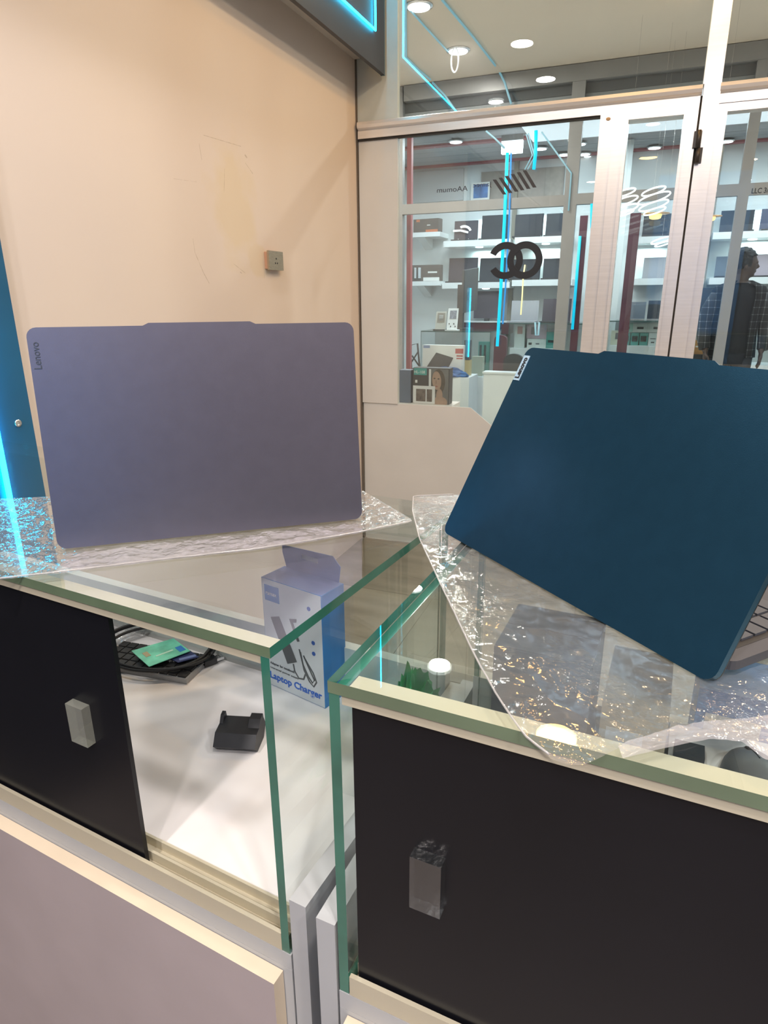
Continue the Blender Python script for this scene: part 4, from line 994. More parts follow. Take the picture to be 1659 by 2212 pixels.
# laptops on the far shelves
GL = 'laptops on the far shelves'
def far_laptop(label, x0, y0, x1, y1, Y, zb, m, deck=DARK, lean=.10, name='laptop', group=GL, depth=.20, base=True):
    """open laptop facing us: screen face between the pixels (x0, y0)-(x1, y1) on depth Y, standing on height zb"""
    a = on_y(x0, y0, Y); b = on_y(x1, y1, Y); ym = (y0+y1)/2; a.x = on_y(x0, ym, Y).x; b.x = on_y(x1, ym, Y).x
    t_ = thing(name, label, 'laptop', ((a.x+b.x)/2, Y, zb), 0, group)
    dz = a.z-zb
    d = Vector((0, lean*dz, dz))
    bm = B(); obox(bm, (a.x, Y, zb+.012), (b.x-a.x, 0, 0), d, Vector((0, .008, 0))); fin('screen', bm, m, t_, bev=.002)
    if base:
        bm = B(); box(bm, a.x, Y-depth, zb+.0005, b.x, Y+.01, zb+.016); fin('base', bm, deck, t_, bev=.003)
    return t_
S, SP, SV = SCREEN, SCREENP, SILVER
YSC = 8.06
bw = mat('white_base', (.5, .5, .52), .4)
lx = far_laptop('purple grey laptop with mirrored white arcs built as glowing tubes, upper shelf left', 981, 480, 1032, 518, YSC, zA1, SP, depth=.14)
def mirrored_arc(cx, cy, rx, a0, a1):  # reflected white arcs over this laptop, modelled as emissive tubes
    bm = B(); c = on_y(cx, cy, YSC-.012)
    k = (on_y(cx+rx, cy, YSC).x-c.x)
    tube(bm, [c+Vector((k*math.cos(R(a0+(a1-a0)*i/14)), 0, k*.8*math.sin(R(a0+(a1-a0)*i/14)))) for i in range(15)], .013, 8)
    fin('reflection_arc', bm, mat('white_arc_reflection', (1, 1, 1), .4, emit=(1, 1, 1), estr=1.1), lx)
mirrored_arc(1004, 508, 14, 150, 385) if False else None
mirrored_arc(1001, 513, 14, 200, 340); mirrored_arc(1002, 502, 15, 15, 120)
bm = B(); tube(bm, [on_y(979, 499, YSC-.02), on_y(995, 498, YSC-.02), on_y(1011, 502, YSC-.02)], .011, 8); fin('reflection_arc', bm, MATS['white_arc_reflection'], lx)
far_laptop('dark laptop left of the pilaster, upper shelf', 1040, 468, 1098, 516, YSC, zA1, S, depth=.14)
far_laptop('dark laptop right of the pilaster, upper shelf', 1112, 466, 1173, 512, YSC, zA2, S, depth=.14)
far_laptop('dark laptop with a blue streak partly behind the far post, upper shelf', 1179, 464, 1232, 510, YSC, zA2, S, depth=.14)
far_laptop('brown grey laptop at the left end of the middle shelf', 969, 560, 1031, 607, YSC, zB1, SP, depth=.14)
far_laptop('dark laptop behind the open ring, middle shelf', 1036, 560, 1096, 605, YSC, zB1, S, depth=.14)
far_laptop('dark laptop behind the closed ring, middle shelf', 1103, 563, 1167, 603, YSC, zB2, S, depth=.14)
far_laptop('dark laptop beside the far post, middle shelf', 1173, 561, 1226, 602, YSC, zB2, S, depth=.14)
far_laptop('dark wide laptop, upper shelf in the door glass', 1389, 466, 1450, 508, YSC, zA3, S, depth=.14)
far_laptop('silver laptop, middle shelf in the door glass', 1389, 559, 1446, 600, YSC, zB3, SILVER, SILVER, depth=.14)
far_laptop('grey laptop left of the wooden post, upper shelf', 1480, 459, 1526, 503, YSC, zA4, SP, depth=.14)
far_laptop('dark laptop right of the wooden post, upper shelf', 1556, 458, 1588, 501, YSC, zA5, S, depth=.14)
far_laptop('dark laptop just right of the far post, upper shelf', 1592, 457, 1628, 500, YSC, zA5, S, depth=.14)
far_laptop('navy laptop at the right edge, upper shelf', 1643, 454, 1700, 498, YSC, zA5, mat('navy_screen', (.03, .05, .12), .35), depth=.14)
far_laptop('grey laptop left of the wooden post, middle shelf', 1480, 560, 1519, 600, YSC, zB4, mat('mid_grey_shell', (.22, .22, .24), .4), depth=.14)
far_laptop('slate blue laptop right of the wooden post, middle shelf', 1545, 557, 1590, 599, YSC, zB5, mat('slate_shell', (.13, .16, .20), .4), depth=.14)
lk = far_laptop('lilac laptop behind the man, middle shelf', 1594, 553, 1700, 597, YSC, zB5, mat('lilac_shell', (.42, .36, .42), .4), depth=.14)
# left end: bracket shelves with cartons
def bracket_shelf(label, x0, y0, x1, y1, Y):
    a = on_y(x0, y0, Y); b = on_y(x1, y1, Y)
    t_ = thing('bracket_shelf', label, 'shelf', ((a.x+b.x)/2, YB, b.z), 0, 'bracket shelves on the left')
    bm = B(); box(bm, a.x, Y, a.z-.05, b.x, YB, a.z); fin('shelf_board', bm, FARWHITE, t_, bev=.003)
    bm = B(); prism(bm, [(0, Y+.02, a.z-.05), (0, YB, a.z-.05), (0, YB, b.z)], (.10, 0, 0)); fin('bracket', bm, FARWHITE, t_, M=Matrix.Translation((a.x+.08, 0, 0)))
    return a.z
zc1 = bracket_shelf('upper bracket shelf under the orange and black carton', 885, 503, 950, 534, 7.85)
zc2 = bracket_shelf('lower bracket shelf under the headphone picture carton', 884, 608, 950, 640, 7.85)
def carton(label, x0, y0, x1, y1, Y, zb, m, depth=.10, name='carton', group=None, decals=(), rotz=0):
    a = on_y(x0, y0, Y); b = on_y(x1, y1, Y); h = a.z-zb; w_ = b.x-a.x
    t_ = thing(name, label, 'carton', (a.x+w_/2, Y+depth/2, zb), rotz, group)
    bm = B(); box(bm, -w_/2, -depth/2, 0.0006, w_/2, depth/2, h); fin('carton_body', bm, m, t_, local=True, bev=.002)
    for (nm, u0, v0, u1, v1, dm) in decals:
        bm = B(); box(bm, -w_/2+u0*w_, -depth/2-.0012, v0*h, -w_/2+u1*w_, -depth/2+.001, v1*h); fin(nm, bm, dm, t_, local=True)
    return t_
ORNG = mat('orange_print', (.62, .20, .10), .5); BRN = mat('brown_black_card', (.11, .095, .09), .45, noise=.1)
oc = carton('black and orange carton on the upper bracket shelf', 893, 474, 949, 505, 7.92, zc1, BRN, .12, decals=[('orange_corner', .12, .80, .26, .97, ORNG), ('orange_swoosh', .5, .03, .98, .22, ORNG), ('grey_mark', .55, .5, .68, .58, CARD)], rotz=-.12)
hc = carton('black carton with a headphone picture on the lower bracket shelf', 889, 573, 950, 609, 7.92, zc2, BRN, .12, decals=[('white_band', .42, .02, .98, .24, CARD), ('printed_earcup', .10, .2, .17, .85, CHROME), ('printed_earcup', .24, .2, .33, .85, CHROME), ('printed_title', .58, .5, .9, .6, CARD)])
# back counter under the shelves: glass showcases with goods
ZC = .94
def far_case(label, x0, x1, y0, y1, zb, zt, name='far_showcase'):
    t_ = thing(name, label, 'showcase', ((x0+x1)/2, (y0+y1)/2, 0), 0, 'glass showcases of the far shop')
    bm = B(); box(bm, x0, y0, zt-.012, x1, y1, zt, mis=[0, 0, 1, 1, 1, 1]); fin('glass_top', bm, [FGLASS, mat('dark_glass_edge', (.05, .10, .09), .3)], t_)
    bm = B(); box(bm, x0+.006, y0+.004, zb, x1-.006, y0+.008, zt-.013); fin('front_glass', bm, FGLASS, t_)
    for xx in (x0, x1-.006):
        bm = B(); box(bm, xx, y0+.004, zb, xx+.006, y1, zt-.013, mis=[1, 1, 1, 1, 0, 0]); fin('side_glass', bm, [FGLASS, MATS['dark_glass_edge']], t_)
    bm = B(); box(bm, x0, y0, 0, x1, y1, zb-.001); fin('base_cabinet', bm, FARWHITE, t_, bev=.004)
    bm = B(); box(bm, x0, y1-.012, zb, x1, y1, zt-.014); fin('rear_panel', bm, mat('grey_rear_panel', (.40, .41, .40), .5), t_)
    return t_
xa = on_y(909, 716, 7.0).x; xb = on_y(1016, 716, 7.0).x
zct = on_y(960, 715, 7.0).z; zcb = on_y(1015, 814, 7.0).z
far_case('left glass showcase of the far shop with card stands on it', xa, xb+.22, 7.0, 7.55, zcb, zct)
xk = on_y(1100, 697, 7.45).x
zk = on_y(1150, 698, 7.45).z
far_case('long glass showcase of the far shop below the silver laptop', xk, on_y(1300, 700, 7.45).x, 7.45, 7.85, zk-.42, zk)
far_case('glass showcase of the far shop seen through the door', on_y(1308, 694, 7.45).x, on_y(1460, 694, 7.45).x, 7.45, 7.85, on_y(1380, 693, 7.45).z-.42, on_y(1380, 693, 7.45).z)
far_case('glass showcase of the far shop right of the door post', on_y(1476, 694, 7.45).x, on_y(1720, 694, 7.45).x, 7.45, 7.85, on_y(1500, 693, 7.45).z-.42, on_y(1500, 693, 7.45).z)
zk2 = on_y(1380, 693, 7.45).z; zk3 = on_y(1500, 693, 7.45).z
# on the counters
YK = 7.72
far_laptop('large dark laptop with a warm glint on the counter, left of the thick mirrored neon', 1026, 629, 1079, 690, YK, zk-.0, SP, depth=.2, group=GL) if False else None
mon = thing('desktop_monitor', 'large dark monitor above the maroon ledge, left of the thick mirrored neon', 'monitor', (on_y(1052, 690, 7.95).x, 7.95, on_y(1052, 692, 7.95).z))
a = on_y(1025, 629, 7.95); b_ = on_y(1079, 688, 7.95)
bm = B(); box(bm, a.x, 7.95, b_.z, b_.x, 7.985, a.z); fin('screen', bm, SP, mon, bev=.004)
bm = B(); box(bm, (a.x+b_.x)/2-.03, 7.955, b_.z-.03, (a.x+b_.x)/2+.03, 7.98, b_.z); fin('stand', bm, DARK, mon)
ledge_z = b_.z-.03
a = on_y(990, 690, 7.80)
ld = thing('maroon_ledge', 'maroon ledge with a pale top strip under the large monitor', 'shelf', (a.x, 7.9, ledge_z-.14))
bm = B(); box(bm, on_y(993, 690, 7.8).x, 7.82, ledge_z-.14, on_y(1099, 690, 7.8).x, 8.135, ledge_z-.012); fin('ledge_body', bm, MAROON, ld)
bm = B(); box(bm, on_y(993, 690, 7.8).x, 7.81, ledge_z-.012, on_y(1099, 690, 7.8).x, 8.135, ledge_z-.0005); fin('ledge_top', bm, FARWHITE, ld)
far_laptop('silver laptop on the counter under the bead string', 1104, 652, 1163, 694, YK, zk, SILVER, SILVER, depth=.22)
far_laptop('dark laptop on the counter beside the far post', 1172, 648, 1233, 696, YK, zk, SP, depth=.22)
far_laptop('slate laptop on the counter in the door glass, left', 1346, 655, 1394, 692, YK, zk2, mat('slate_shell', (.13, .16, .20), .4), CHROME, depth=.22)
far_laptop('slate laptop on the counter in the door glass, right', 1399, 652, 1446, 692, YK, zk2, S, CHROME, depth=.22)
far_laptop('pale silver laptop on the counter beside the door post', 1478, 653, 1511, 694, YK, zk3, mat('pale_silver_shell', (.5, .5, .54), .4), depth=.2)
mo2 = thing('desktop_monitor', 'big black monitor behind the pale silver laptop', 'monitor', (on_y(1540, 690, 7.8).x, 7.8, zk3))
a = on_y(1504, 622, 7.8); b_ = on_y(1580, 686, 7.8)
bm = B(); box(bm, a.x, 7.78, b_.z, b_.x, 7.81, a.z); fin('screen', bm, INK, mo2, bev=.004)
bm = B(); box(bm, (a.x+b_.x)/2-.03, 7.785, zk3, (a.x+b_.x)/2+.03, 7.805, b_.z+.02); fin('stand', bm, DARK, mo2)
# all-in-one seen edge-on on the left showcase
ao = thing('desktop_monitor', 'dark monitor turned edge-on upon the left far showcase', 'monitor', (on_y(1000, 712, 7.3).x, 7.3, zct))
a = on_y(1003, 578, 7.3); b_ = on_y(1028, 676, 7.3)
bm = B(); prism(bm, [(a.x, 7.22, b_.z), (a.x+.03, 7.22, b_.z), (a.x+.13, 7.42, b_.z+.03), (a.x+.10, 7.42, b_.z+.03)], (0, 0, a.z-b_.z-.03)); fin('screen', bm, mat('brown_grey_plastic', (.085, .078, .078), .45), ao, bev=.004)
c1 = on_y(986, 615, 7.3); c2 = on_y(1000, 712, 7.3)
bm = B(); box(bm, c1.x+.02, 7.28, zct+.02, c2.x, 7.34, c1.z); box(bm, c1.x+.03, 7.27, c1.z-.16, c2.x+.06, 7.35, c1.z-.08); fin('stand', bm, MATS['brown_grey_plastic'], ao, bev=.004)
bm = B(); box(bm, c1.x+.02, 7.23, zct+.0005, c2.x+.08, 7.44, zct+.02); fin('foot', bm, MATS['brown_grey_plastic'], ao, bev=.004)
# card stands
def card_stand(label, x0, y0, x1, y1, Y, m, decals):
    a = on_y(x0, y0, Y); b = on_y(x1, y1, Y); h = a.z-zct; w_ = b.x-a.x
    t_ = thing('card_stand', label, 'sign', ((a.x+b.x)/2, Y, zct), 0)
    bm = B(); obox(bm, (-w_/2, 0, .004), (w_, 0, 0), (0, .05, h), (0, .006, 0)); fin('card', bm, m, t_, local=True)
    bm = B(); box(bm, -w_/2-.01, -.04, .0005, w_/2+.01, .08, .010); fin('foot', bm, DARK if m is not CARD else CARD, t_, local=True)
    for (u0, v0, u1, v1, dm) in decals:
        bm = B(); k = .05/h
        obox(bm, (-w_/2+u0*w_, .05*v0-.0025, .004+v0*h), ((u1-u0)*w_, 0, 0), (0, .05*(v1-v0), (v1-v0)*h), (0, .002, 0)); fin('print', bm, dm, t_, local=True)
BEI = mat('beige_acrylic', (.50, .48, .42), .4)
card_stand('beige card stand with a framed print on the left far showcase', 940, 674, 962, 712, 7.15, BEI, [(.15, .4, .85, .92, mat('brown_print', (.25, .21, .17), .5)), (.3, .5, .7, .82, CARD)])
card_stand('white card stand with a grey print beside the edge-on monitor', 966, 667, 987, 712, 7.12, CARD, [(.2, .52, .85, .90, mat('grey_print', (.22, .23, .27), .5, noise=.6, nscale=90)), (.15, .26, .25, .32, INK), (.6, .26, .7, .32, INK), (.3, .14, .4, .2, INK), (.75, .14, .85, .2, INK)])
# plinth in front with the big laptop carton
pl = thing('white_plinth', 'low white plinth in front of the left far showcase', 'plinth', (-1.85, 6.45, 0))
xp0, xp1 = on_y(880, 812, 6.3).x, on_y(1016, 812, 6.3).x
zp_ = on_y(960, 813, 6.3).z
bm = B(); box(bm, xp0, 6.26, 0, xp1, 6.62, zp_); fin('plinth_body', bm, FARWHITE, pl, bev=.004)
a = on_y(913, 745, 6.36); b_ = on_y(1000, 812, 6.36)
lc = carton('white laptop carton printed with a dark open laptop', 913, 745, 1000, 812, 6.36, zp_, CARD, .08, decals=[('blue_patch', .02, .90, .18, .99, mat('pale_blue_patch', (.25, .32, .50), .5)), ('red_patch', .80, .74, .99, .90, mat('red_patch', (.45, .10, .09), .5)), ('red_line', .83, .64, .98, .69, mat('red_patch', (.45, .1, .09), .5)), ('red_line', .83, .56, .98, .60, MATS['red_patch'])])
w_, h_ = b_.x-a.x, a.z-zp_
bm = B(); prism(bm, [(-w_/2+.10*w_, -.0425, .26*h_), (-w_/2+.62*w_, -.0425, .20*h_), (-w_/2+.76*w_, -.0425, .60*h_), (-w_/2+.34*w_, -.0425, .76*h_)], (0, .002, 0)); fin('printed_laptop', bm, mat('printed_dark', (.07, .065, .07), .5), lc, local=True)
a = on_y(1003, 735, 6.5); b_ = on_y(1013, 778, 6.5)
zy = on_y(1005, 778, 6.42).z
yb = carton('pale yellow carton right of the laptop carton', 1000, 778, 1014, 812, 6.42, zp_, mat('pale_yellow_card', (.50, .40, .20), .5), .08)
carton('dark brown carton upon the pale yellow carton', 1003, 735, 1014, 778, 6.42, zy+.002, mat('dark_brown_card', (.075, .06, .06), .5), .07)
# blue crumpled bag in front of the carton
bm = B(); bmesh.ops.create_icosphere(bm, subdivisions=4, radius=1.0)
for v in bm.verts:
    p = v.co.copy(); s = 1-.45*abs(mnoise.noise(p*2.3))-.3*abs(mnoise.noise(p*5)); p *= s
    v.co = Vector((p.x*.26, p.y*.05, max(-.2, p.z)*.085+.017))
bb = on_y(955, 808, 6.29); fin('blue_bag', bm, mat('blue_plastic_bag', (.03, .12, .34), .35, noise=.3, nscale=10), None, M=Matrix.Translation((bb.x+.03, 6.29, zp_)), label='crumpled blue plastic bag before the white laptop carton', cat='bag')
# wire stand at the far left
ws = thing('picture_easel', 'dark easel frame leaning beside the dusty red post', 'easel', (on_y(893, 812, 6.40).x, 6.40, zp_))
P_ = lambda x, y: on_y(x, y, 6.42)
bm = B(); tube(bm, [P_(886, 746), P_(902, 742), P_(907, 800), P_(889, 796)], .010, 6, closed=True); fin('frame', bm, DARK, ws)
bm = B(); tube(bm, [P_(889, 782), P_(903, 760)], .008, 6); tube(bm, [P_(890, 768), P_(905, 790)], .008, 6); fin('cross_bar', bm, DARK, ws)
q = P_(896, 800); bm = B(); box(bm, q.x-.05, 6.38, zp_+.0005, q.x+.05, 6.48, q.z+.005); fin('foot', bm, DARK, ws)
# goods in the far showcases (on their floors)
def good(label, x0, y0, x1, y1, Y, zb, m, decal=None, depth=.05):
    return carton(label, x0, y0, x1, y1, Y, zb, m, depth, name='small_carton', group='small cartons in the far showcases', decals=decal or [])
PINK = mat('dusty_pink_card', (.36, .28, .32), .5, noise=.1); TEALC = mat('teal_card', (.06, .27, .24), .5, noise=.08, nscale=8); MINTC = mat('mint_card', (.26, .48, .42), .5, noise=.08, nscale=8); WCARD = mat('soft_white_card', (.55, .60, .58), .5)
zf = zk-.42
def rowz(y, Y): return on_y(1200, y, Y).z
Yg = 7.56
oval = lambda m: [('printed_oval', .2, .3, .8, .75, m)]
def stack_support(zt_, x0, x1, lab, Y=Yg):
    a = on_y(x0, 700, Y).x; b = on_y(x1, 700, Y).x
    bm = B(); box(bm, a, Y-.06, zf, b, Y+.16, zt_-.001); return fin('shelf_riser', bm, FARWHITE, None, label=lab, cat='riser')
z1 = on_y(1160, 752, Yg).z
stack_support(z1, 1106, 1200, 'white riser inside the long far showcase')
good('small white carton with dark print under the pink one', 1139, 732, 1179, 752, Yg, z1, WCARD, [('print', .08, .35, .25, .6, INK), ('print', .45, .4, .65, .55, GREY)])
zz = on_y(1160, 732, Yg).z+.002
good('dusty pink carton with a dark round picture', 1139, 700, 1180, 732, Yg, zz, PINK, [('printed_ring', .22, .3, .5, .8, GREY)])
good('teal carton with dark lettering beside the far post', 1181, 717, 1198, 752, Yg, z1, TEALC, [('print', .2, .35, .85, .5, INK)])
good('white carton with a red flower print', 1113, 701, 1132, 752, Yg, z1, WCARD, [('print', .25, .6, .75, .92, mat('dull_red_print', (.35, .16, .15), .5))])
zf2 = zk2-.42
z2 = on_y(1380, 746, Yg).z
a = on_y(1322, 700, Yg).x; b_ = on_y(1446, 700, Yg).x
bm = B(); box(bm, a, Yg-.06, zf2, b_, Yg+.16, z2-.001); fin('shelf_riser', bm, FARWHITE, None, label='white riser inside the showcase behind the door', cat='riser')
zz2 = on_y(1370, 718, Yg).z+.002
for (x0, x1, lab, m) in ((1343, 1361, 'teal earphone carton with a grey oval, lower row left', TEALC), (1362, 1380, 'teal earphone carton with a dark oval, lower row middle', TEALC), (1381, 1399, 'teal earphone carton with a dark oval, lower row right', TEALC), (1401, 1422, 'white carton with small prints, lower row', WCARD), (1424, 1445, 'white carton with small prints near the door edge, lower row', WCARD)):
    good(lab, x0, 719, x1, 746, Yg, z2, m, oval(GREY if 'grey' in lab else INK) if m is TEALC else [('print', .2, .5, .7, .58, GREY), ('print', .3, .2, .6, .3, INK)])
for (x0, x1, lab, m) in ((1340, 1366, 'teal carton with a dark device, upper row left', MINTC), (1368, 1397, 'white carton with a slanted dark mark, upper row middle', WCARD), (1400, 1440, 'white carton with a thin dark mark, upper row right', WCARD)):
    good(lab, x0, 698, x1, 718, Yg, zz2, m, [('print', .3, .35, .75, .6, INK)])
good('cream phone card leaning left in the showcase behind the door', 1321, 714, 1341, 746, Yg, z2, mat('cream_card', (.52, .52, .42), .5), [('printed_phone', .4, .4, .7, .85, GREY)])
zf3 = zk3-.42
z3 = on_y(1500, 765, Yg).z
a = on_y(1482, 700, Yg).x; b_ = on_y(1600, 700, Yg).x
bm = B(); box(bm, a, Yg-.06, zf3, b_, Yg+.16, z3-.001); fin('shelf_riser', bm, DARK, None, label='dark riser inside the showcase right of the door post', cat='riser')
good('orange carton low beside the door post', 1497, 735, 1518, 765, Yg, z3, mat('orange_card', (.45, .20, .06), .5), [('print', .3, .5, .6, .6, CARD)])
good('dark carton left of the orange carton', 1482, 722, 1496, 765, Yg, z3, mat('dark_brown_card', (.075, .06, .06), .5))
bm = B(); c = on_y(1509, 766, Yg-.12); lathe(bm, [(.03, 0), (.036, .07), (.032, .07), (.028, .006)], (c.x, Yg-.1, z3), n=18) if False else lathe(bm, [(.028, 0), (.036, .075)], (c.x, Yg-.03-.0, z3), n=18)
bm.free()
# goods inside the left far showcase
zg = zcb+.001
carton('green blister carton inside the left far showcase', 1034, 738, 1056, 785, 7.28, zg, TEALC, .05, name='small_carton', group='small cartons in the far showcases', decals=[('print', .1, .3, .3, .9, INK), ('print', .5, .3, .7, .9, INK)])
carton('pale carton inside the left far showcase', 1019, 770, 1042, 790, 7.12, zg, mat('cream_card', (.52, .52, .42), .5), .1, name='small_carton', group='small cartons in the far showcases')
# chairs of the far shop
def chair(label, x0, y0, x1, y1, Y, m):
    a = on_y(x0, y0, Y); b = on_y(x1, y1, Y); cx = (a.x+b.x)/2; w_ = b.x-a.x
    t_ = thing('office_chair', label, 'chair', (cx, Y+.2, 0))
    bm = B(); pts = []
    for i in range(9):
        aa = math.pi*i/8; pts.append((cx+w_/2*math.cos(aa), Y, a.z-w_*.35+w_*.35*math.sin(aa)))
    pts += [(cx-w_/2, Y, .52), (cx+w_/2, Y, .52)]
    prism(bm, pts, (0, .06, 0)); fin('backrest', bm, m, t_, bev=.012)
    bm = B(); box(bm, cx-w_/2, Y+.06, .44, cx+w_/2, Y+.32, .51); fin('seat', bm, m, t_, bev=.02)
    bm = B(); tube(bm, [(cx, Y+.17, .08), (cx, Y+.17, .44)], .025, 10); fin('gas_column', bm, DARK, t_)
    for k in range(5):
        q = R(72*k+20); bm = B(); tube(bm, [(cx, Y+.17, .09), (cx+.14*math.cos(q), Y+.17+.14*math.sin(q), .05)], .018, 6); ball(bm, (cx+.15*math.cos(q), Y+.17+.15*math.sin(q), .03), .028, .028, .03, 10); fin('leg', bm, DARK, t_)
chair('maroon chair back beside the foot of the thick mirrored neon', 1068, 724, 1091, 800, 6.64, MAROON)
chair('black chair with a rounded back in front of the maroon one', 1088, 764, 1128, 806, 6.28, INK)
# white base panel in the lower middle
a = on_y(1046, 806, 6.12); b_ = on_y(1126, 880, 6.12)
pw_ = thing('white_cabinet', 'low white cabinet below the black chair inside the far shop', 'cabinet', (a.x, 6.15, 0))
bm = B(); box(bm, a.x, 6.10, .0, b_.x+.45, 6.22, a.z); fin('body', bm, FARWHITE, pw_, bev=.004)
bm = B(); box(bm, a.x-.01, 6.09, a.z, b_.x+.46, 6.23, a.z+.015); fin('top_board', bm, FARWHITE, pw_, bev=.003)

# ================================================================== PERSON
def build_person():
    PX_, PY_ = 0.715, 6.62
    sk = mat('dark_skin', (.075, .045, .035), .5, noise=.1, nscale=40)
    ro = thing('person', 'person in open dark checked shirt over black tee, head turned aside, behind far post', 'person', (PX_, PY_, 0))
    bm = B()
    def limb(pts, rs):
        P = [Vector(p) for p in pts]; tube(bm, P, rs, 12)
        for p, r in zip(P, rs): ball(bm, p, r, r, r, 12)
    # trunk
    for z, rx, ry in ((.93, .165, .115), (1.02, .15, .11), (1.12, .15, .11), (1.22, .165, .118), (1.32, .175, .115), (1.39, .15, .09)):
        ball(bm, (0, 0, z), rx, ry, .09, 18)
    limb([(0, 0, 1.38), (0, -.005, 1.47), (.005, -.01, 1.54)], [.065, .056, .058])
    # head turned towards +x
    ball(bm, (.012, -.01, 1.615), .098, .077, .115, 20)
    ball(bm, (.050, -.015, 1.565), .050, .052, .060, 16)
    ball(bm, (.112, -.018, 1.592), .018, .014, .020, 10)      # nose
    ball(bm, (.092, -.018, 1.552), .018, .024, .010, 10)      # lips
    ball(bm, (.098, -.018, 1.630), .016, .045, .010, 10)      # brow
    ball(bm, (.072, -.018, 1.520), .024, .024, .020, 10)      # chin
    for s in (-1, 1):
        ball(bm, (.0, -.012+s*.078, 1.595), .020, .010, .030, 10)
        limb([(s*.165, 0, 1.375), (s*.225, .005, 1.22), (s*.255, .0, 1.09), (s*.250, -.05, .96), (s*.238, -.085, .86)], [.058, .050, .042, .036, .027])
        # hand: palm and five fingers
        hx, hy, hz = s*.236, -.095, .80
        ball(bm, (hx, hy, hz+.01), .018, .038, .045, 12)
        for k, L_ in enumerate((.070, .080, .076, .060)):
            fy = hy-.030+k*.020
            tube(bm, [(hx, fy, hz-.02), (hx-s*.004, fy, hz-.02-L_*.5), (hx-s*.018, fy-.002, hz-.02-L_)], [.0095, .009, .0075], 8)
            ball(bm, (hx-s*.018, fy-.002, hz-.02-L_), .0075, .0075, .0075, 8)
        tube(bm, [(hx-s*.005, hy-.032, hz+.02), (hx-s*.022, hy-.058, hz-.005), (hx-s*.026, hy-.064, hz-.035)], [.011, .010, .008], 8)
        limb([(s*.085, 0, .92), (s*.095, -.01, .72), (s*.095, 0, .50), (s*.095, .015, .30), (s*.095, .02, .09)], [.098, .082, .060, .055, .042])
        ball(bm, (s*.10, -.05, .045), .045, .11, .040, 14)
    me = bpy.data.meshes.new('tmp'); bm.to_mesh(me); bm.free()
    t = bpy.data.objects.new('tmp', me); COL.objects.link(t)
    md = t.modifiers.new('r', 'REMESH'); md.mode = 'VOXEL'; md.voxel_size = .0085; md.use_smooth_shade = True
    sm = t.modifiers.new('s', 'SMOOTH'); sm.iterations = 3; sm.factor = .5
    bpy.context.view_layer.update()
    m2 = bpy.data.meshes.new_from_object(t.evaluated_get(bpy.context.evaluated_depsgraph_get())); bpy.data.objects.remove(t)
    bo = bpy.data.objects.new('body', m2); COL.objects.link(bo); bo.parent = ro; m2.materials.clear(); m2.materials.append(sk); m2.name = 'body'
    def part(nm, bm, m, **k): return fin(nm, bm, m, ro, local=True, **k)
    # eyes
    for s in (-1, 1):
        bm = B(); ball(bm, (.086, -.018+s*.030, 1.612), .010, .010, .007, 10); part('eye', bm, mat('eye_dark', (.12, .11, .10), .3))
    # hair: short afro with an uneven rim
    bm = B(); bmesh.ops.create_icosphere(bm, subdivisions=5, radius=1)
    for v in bm.verts:
        p = v.co; k = 1+.07*mnoise.noise(p*6)+.03*mnoise.noise(p*17)
        x, y, z = p.x*.112*k, p.y*.096*k, p.z*.112*k
        if x > .055 and z < .035: x = .055+(x-.055)*.25
        v.co = Vector((x-.012, y-.010, max(z, -.075)+1.648))
    part('hair', bm, mat('black_curly_hair', (.010, .009, .010), .8, bump=1, bscale=120), smooth=True)
    # clothes: shells of elliptical rings
    def shell(bm, rings, a0, a1, n=36, thick=.006):
        V = []
        for z, rx, ry in rings:
            V.append([bm.verts.new((rx*math.cos(R(a0+(a1-a0)*i/n)), ry*math.sin(R(a0+(a1-a0)*i/n)), z)) for i in range(n+1)])
        for j in range(len(V)-1):
            for i in range(n):
                f = bm.faces.new((V[j][i], V[j][i+1], V[j+1][i+1], V[j+1][i])); f.smooth = True
        r = bmesh.ops.solidify(bm, geom=list(bm.faces), thickness=-thick)
    bm = B(); shell(bm, [(.84, .192, .140), (.92, .185, .135), (1.0, .170, .128), (1.12, .168, .128), (1.22, .182, .136), (1.32, .200, .134), (1.39, .175, .108), (1.43, .12, .085), (1.455, .075, .070)], 0, 360)
    part('undershirt', bm, mat('black_cotton', (.010, .010, .013), .85, bump=.2))
    pm = bpy.data.materials.new('dark_check_cloth'); pm.use_nodes = True; nt = pm.node_tree; b = nt.nodes['Principled BSDF']; b.inputs['Roughness'].default_value = .85
    tc = nt.nodes.new('ShaderNodeTexCoord'); sp = nt.nodes.new('ShaderNodeSeparateXYZ'); nt.links.new(tc.outputs['Object'], sp.inputs[0])
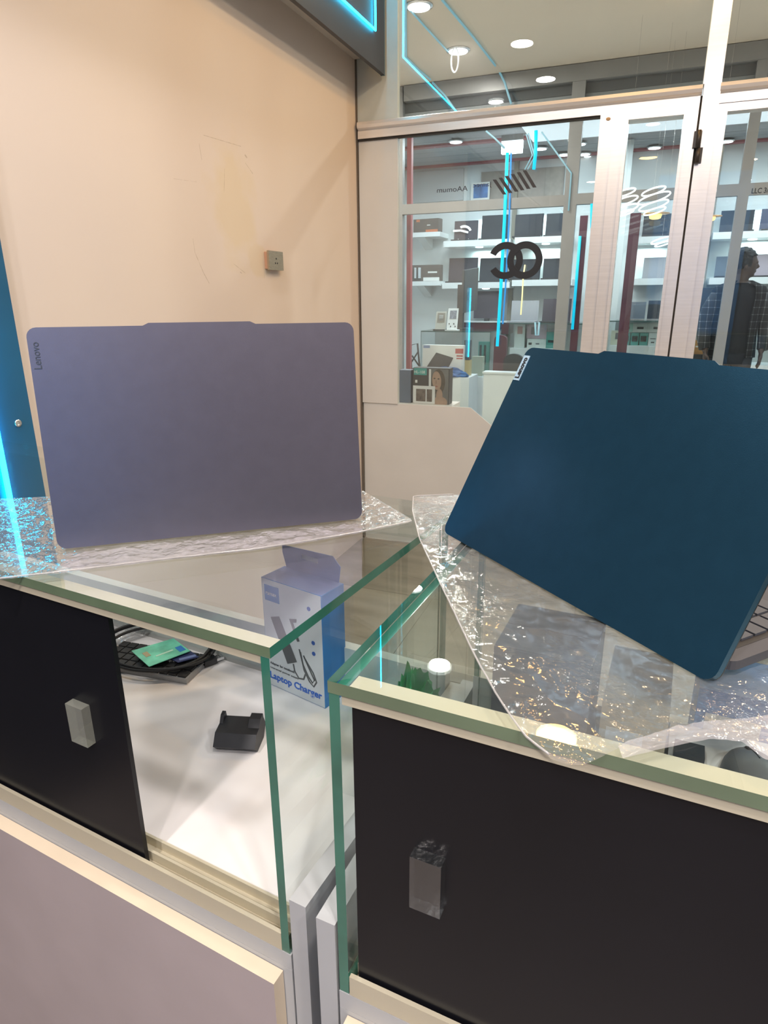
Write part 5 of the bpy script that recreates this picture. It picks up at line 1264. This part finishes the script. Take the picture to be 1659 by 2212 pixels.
    def ln(src, per, wd):
        d = nt.nodes.new('ShaderNodeMath'); d.operation = 'DIVIDE'; d.inputs[1].default_value = per; nt.links.new(src, d.inputs[0])
        f = nt.nodes.new('ShaderNodeMath'); f.operation = 'FRACT'; nt.links.new(d.outputs[0], f.inputs[0])
        l = nt.nodes.new('ShaderNodeMath'); l.operation = 'LESS_THAN'; l.inputs[1].default_value = wd; nt.links.new(f.outputs[0], l.inputs[0]); return l.outputs[0]
    ad = nt.nodes.new('ShaderNodeMath'); ad.operation = 'ADD'; nt.links.new(ln(sp.outputs['X'], .052, .13), ad.inputs[0]); nt.links.new(ln(sp.outputs['Z'], .062, .11), ad.inputs[1])
    rp = nt.nodes.new('ShaderNodeValToRGB'); rp.color_ramp.interpolation = 'CONSTANT'; e = rp.color_ramp.elements
    e[0].color = (.022, .022, .026, 1); e[1].position = .3; e[1].color = (.10, .10, .11, 1); e2 = e.new(.75); e2.color = (.34, .34, .35, 1)
    hv = nt.nodes.new('ShaderNodeMath'); hv.operation = 'MULTIPLY'; hv.inputs[1].default_value = .5; nt.links.new(ad.outputs[0], hv.inputs[0])
    nt.links.new(hv.outputs[0], rp.inputs[0]); nt.links.new(rp.outputs[0], b.inputs['Base Color'])
    bm = B(); shell(bm, [(.80, .215, .165), (.92, .205, .155), (1.05, .195, .148), (1.2, .200, .150), (1.32, .232, .150), (1.385, .236, .124), (1.425, .215, .108), (1.455, .140, .095), (1.475, .095, .085)], -63, 243)
    part('checked_shirt', bm, pm)
    bm = B(); shell(bm, [(.74, .190, .120), (.84, .190, .132), (.94, .182, .132)], 0, 360); part('trouser_waist', bm, mat('dark_denim', (.02, .025, .04), .8, noise=.1))
    for s in (-1, 1):
        bm = B(); tube(bm, [(s*.150, 0, 1.375), (s*.230, .005, 1.22), (s*.262, .0, 1.09), (s*.258, -.05, .96), (s*.246, -.082, .875)], [.078, .074, .066, .056, .048], 18); part('sleeve', bm, pm)
        bm = B(); tube(bm, [(s*.085, 0, .93), (s*.095, -.008, .72), (s*.096, .0, .50), (s*.096, .014, .30), (s*.096, .02, .09)], [.112, .098, .080, .074, .070], 18); part('trouser_leg', bm, mat('dark_denim', (.02, .025, .04), .8, noise=.1))
        bm = B(); ball(bm, (s*.10, -.05, .042), .052, .125, .042, 16); part('shoe', bm, mat('dark_shoe', (.03, .03, .03), .5))
    ro.rotation_euler = (0, 0, R(8)); ro.scale = (.945, .945, .945)
build_person()
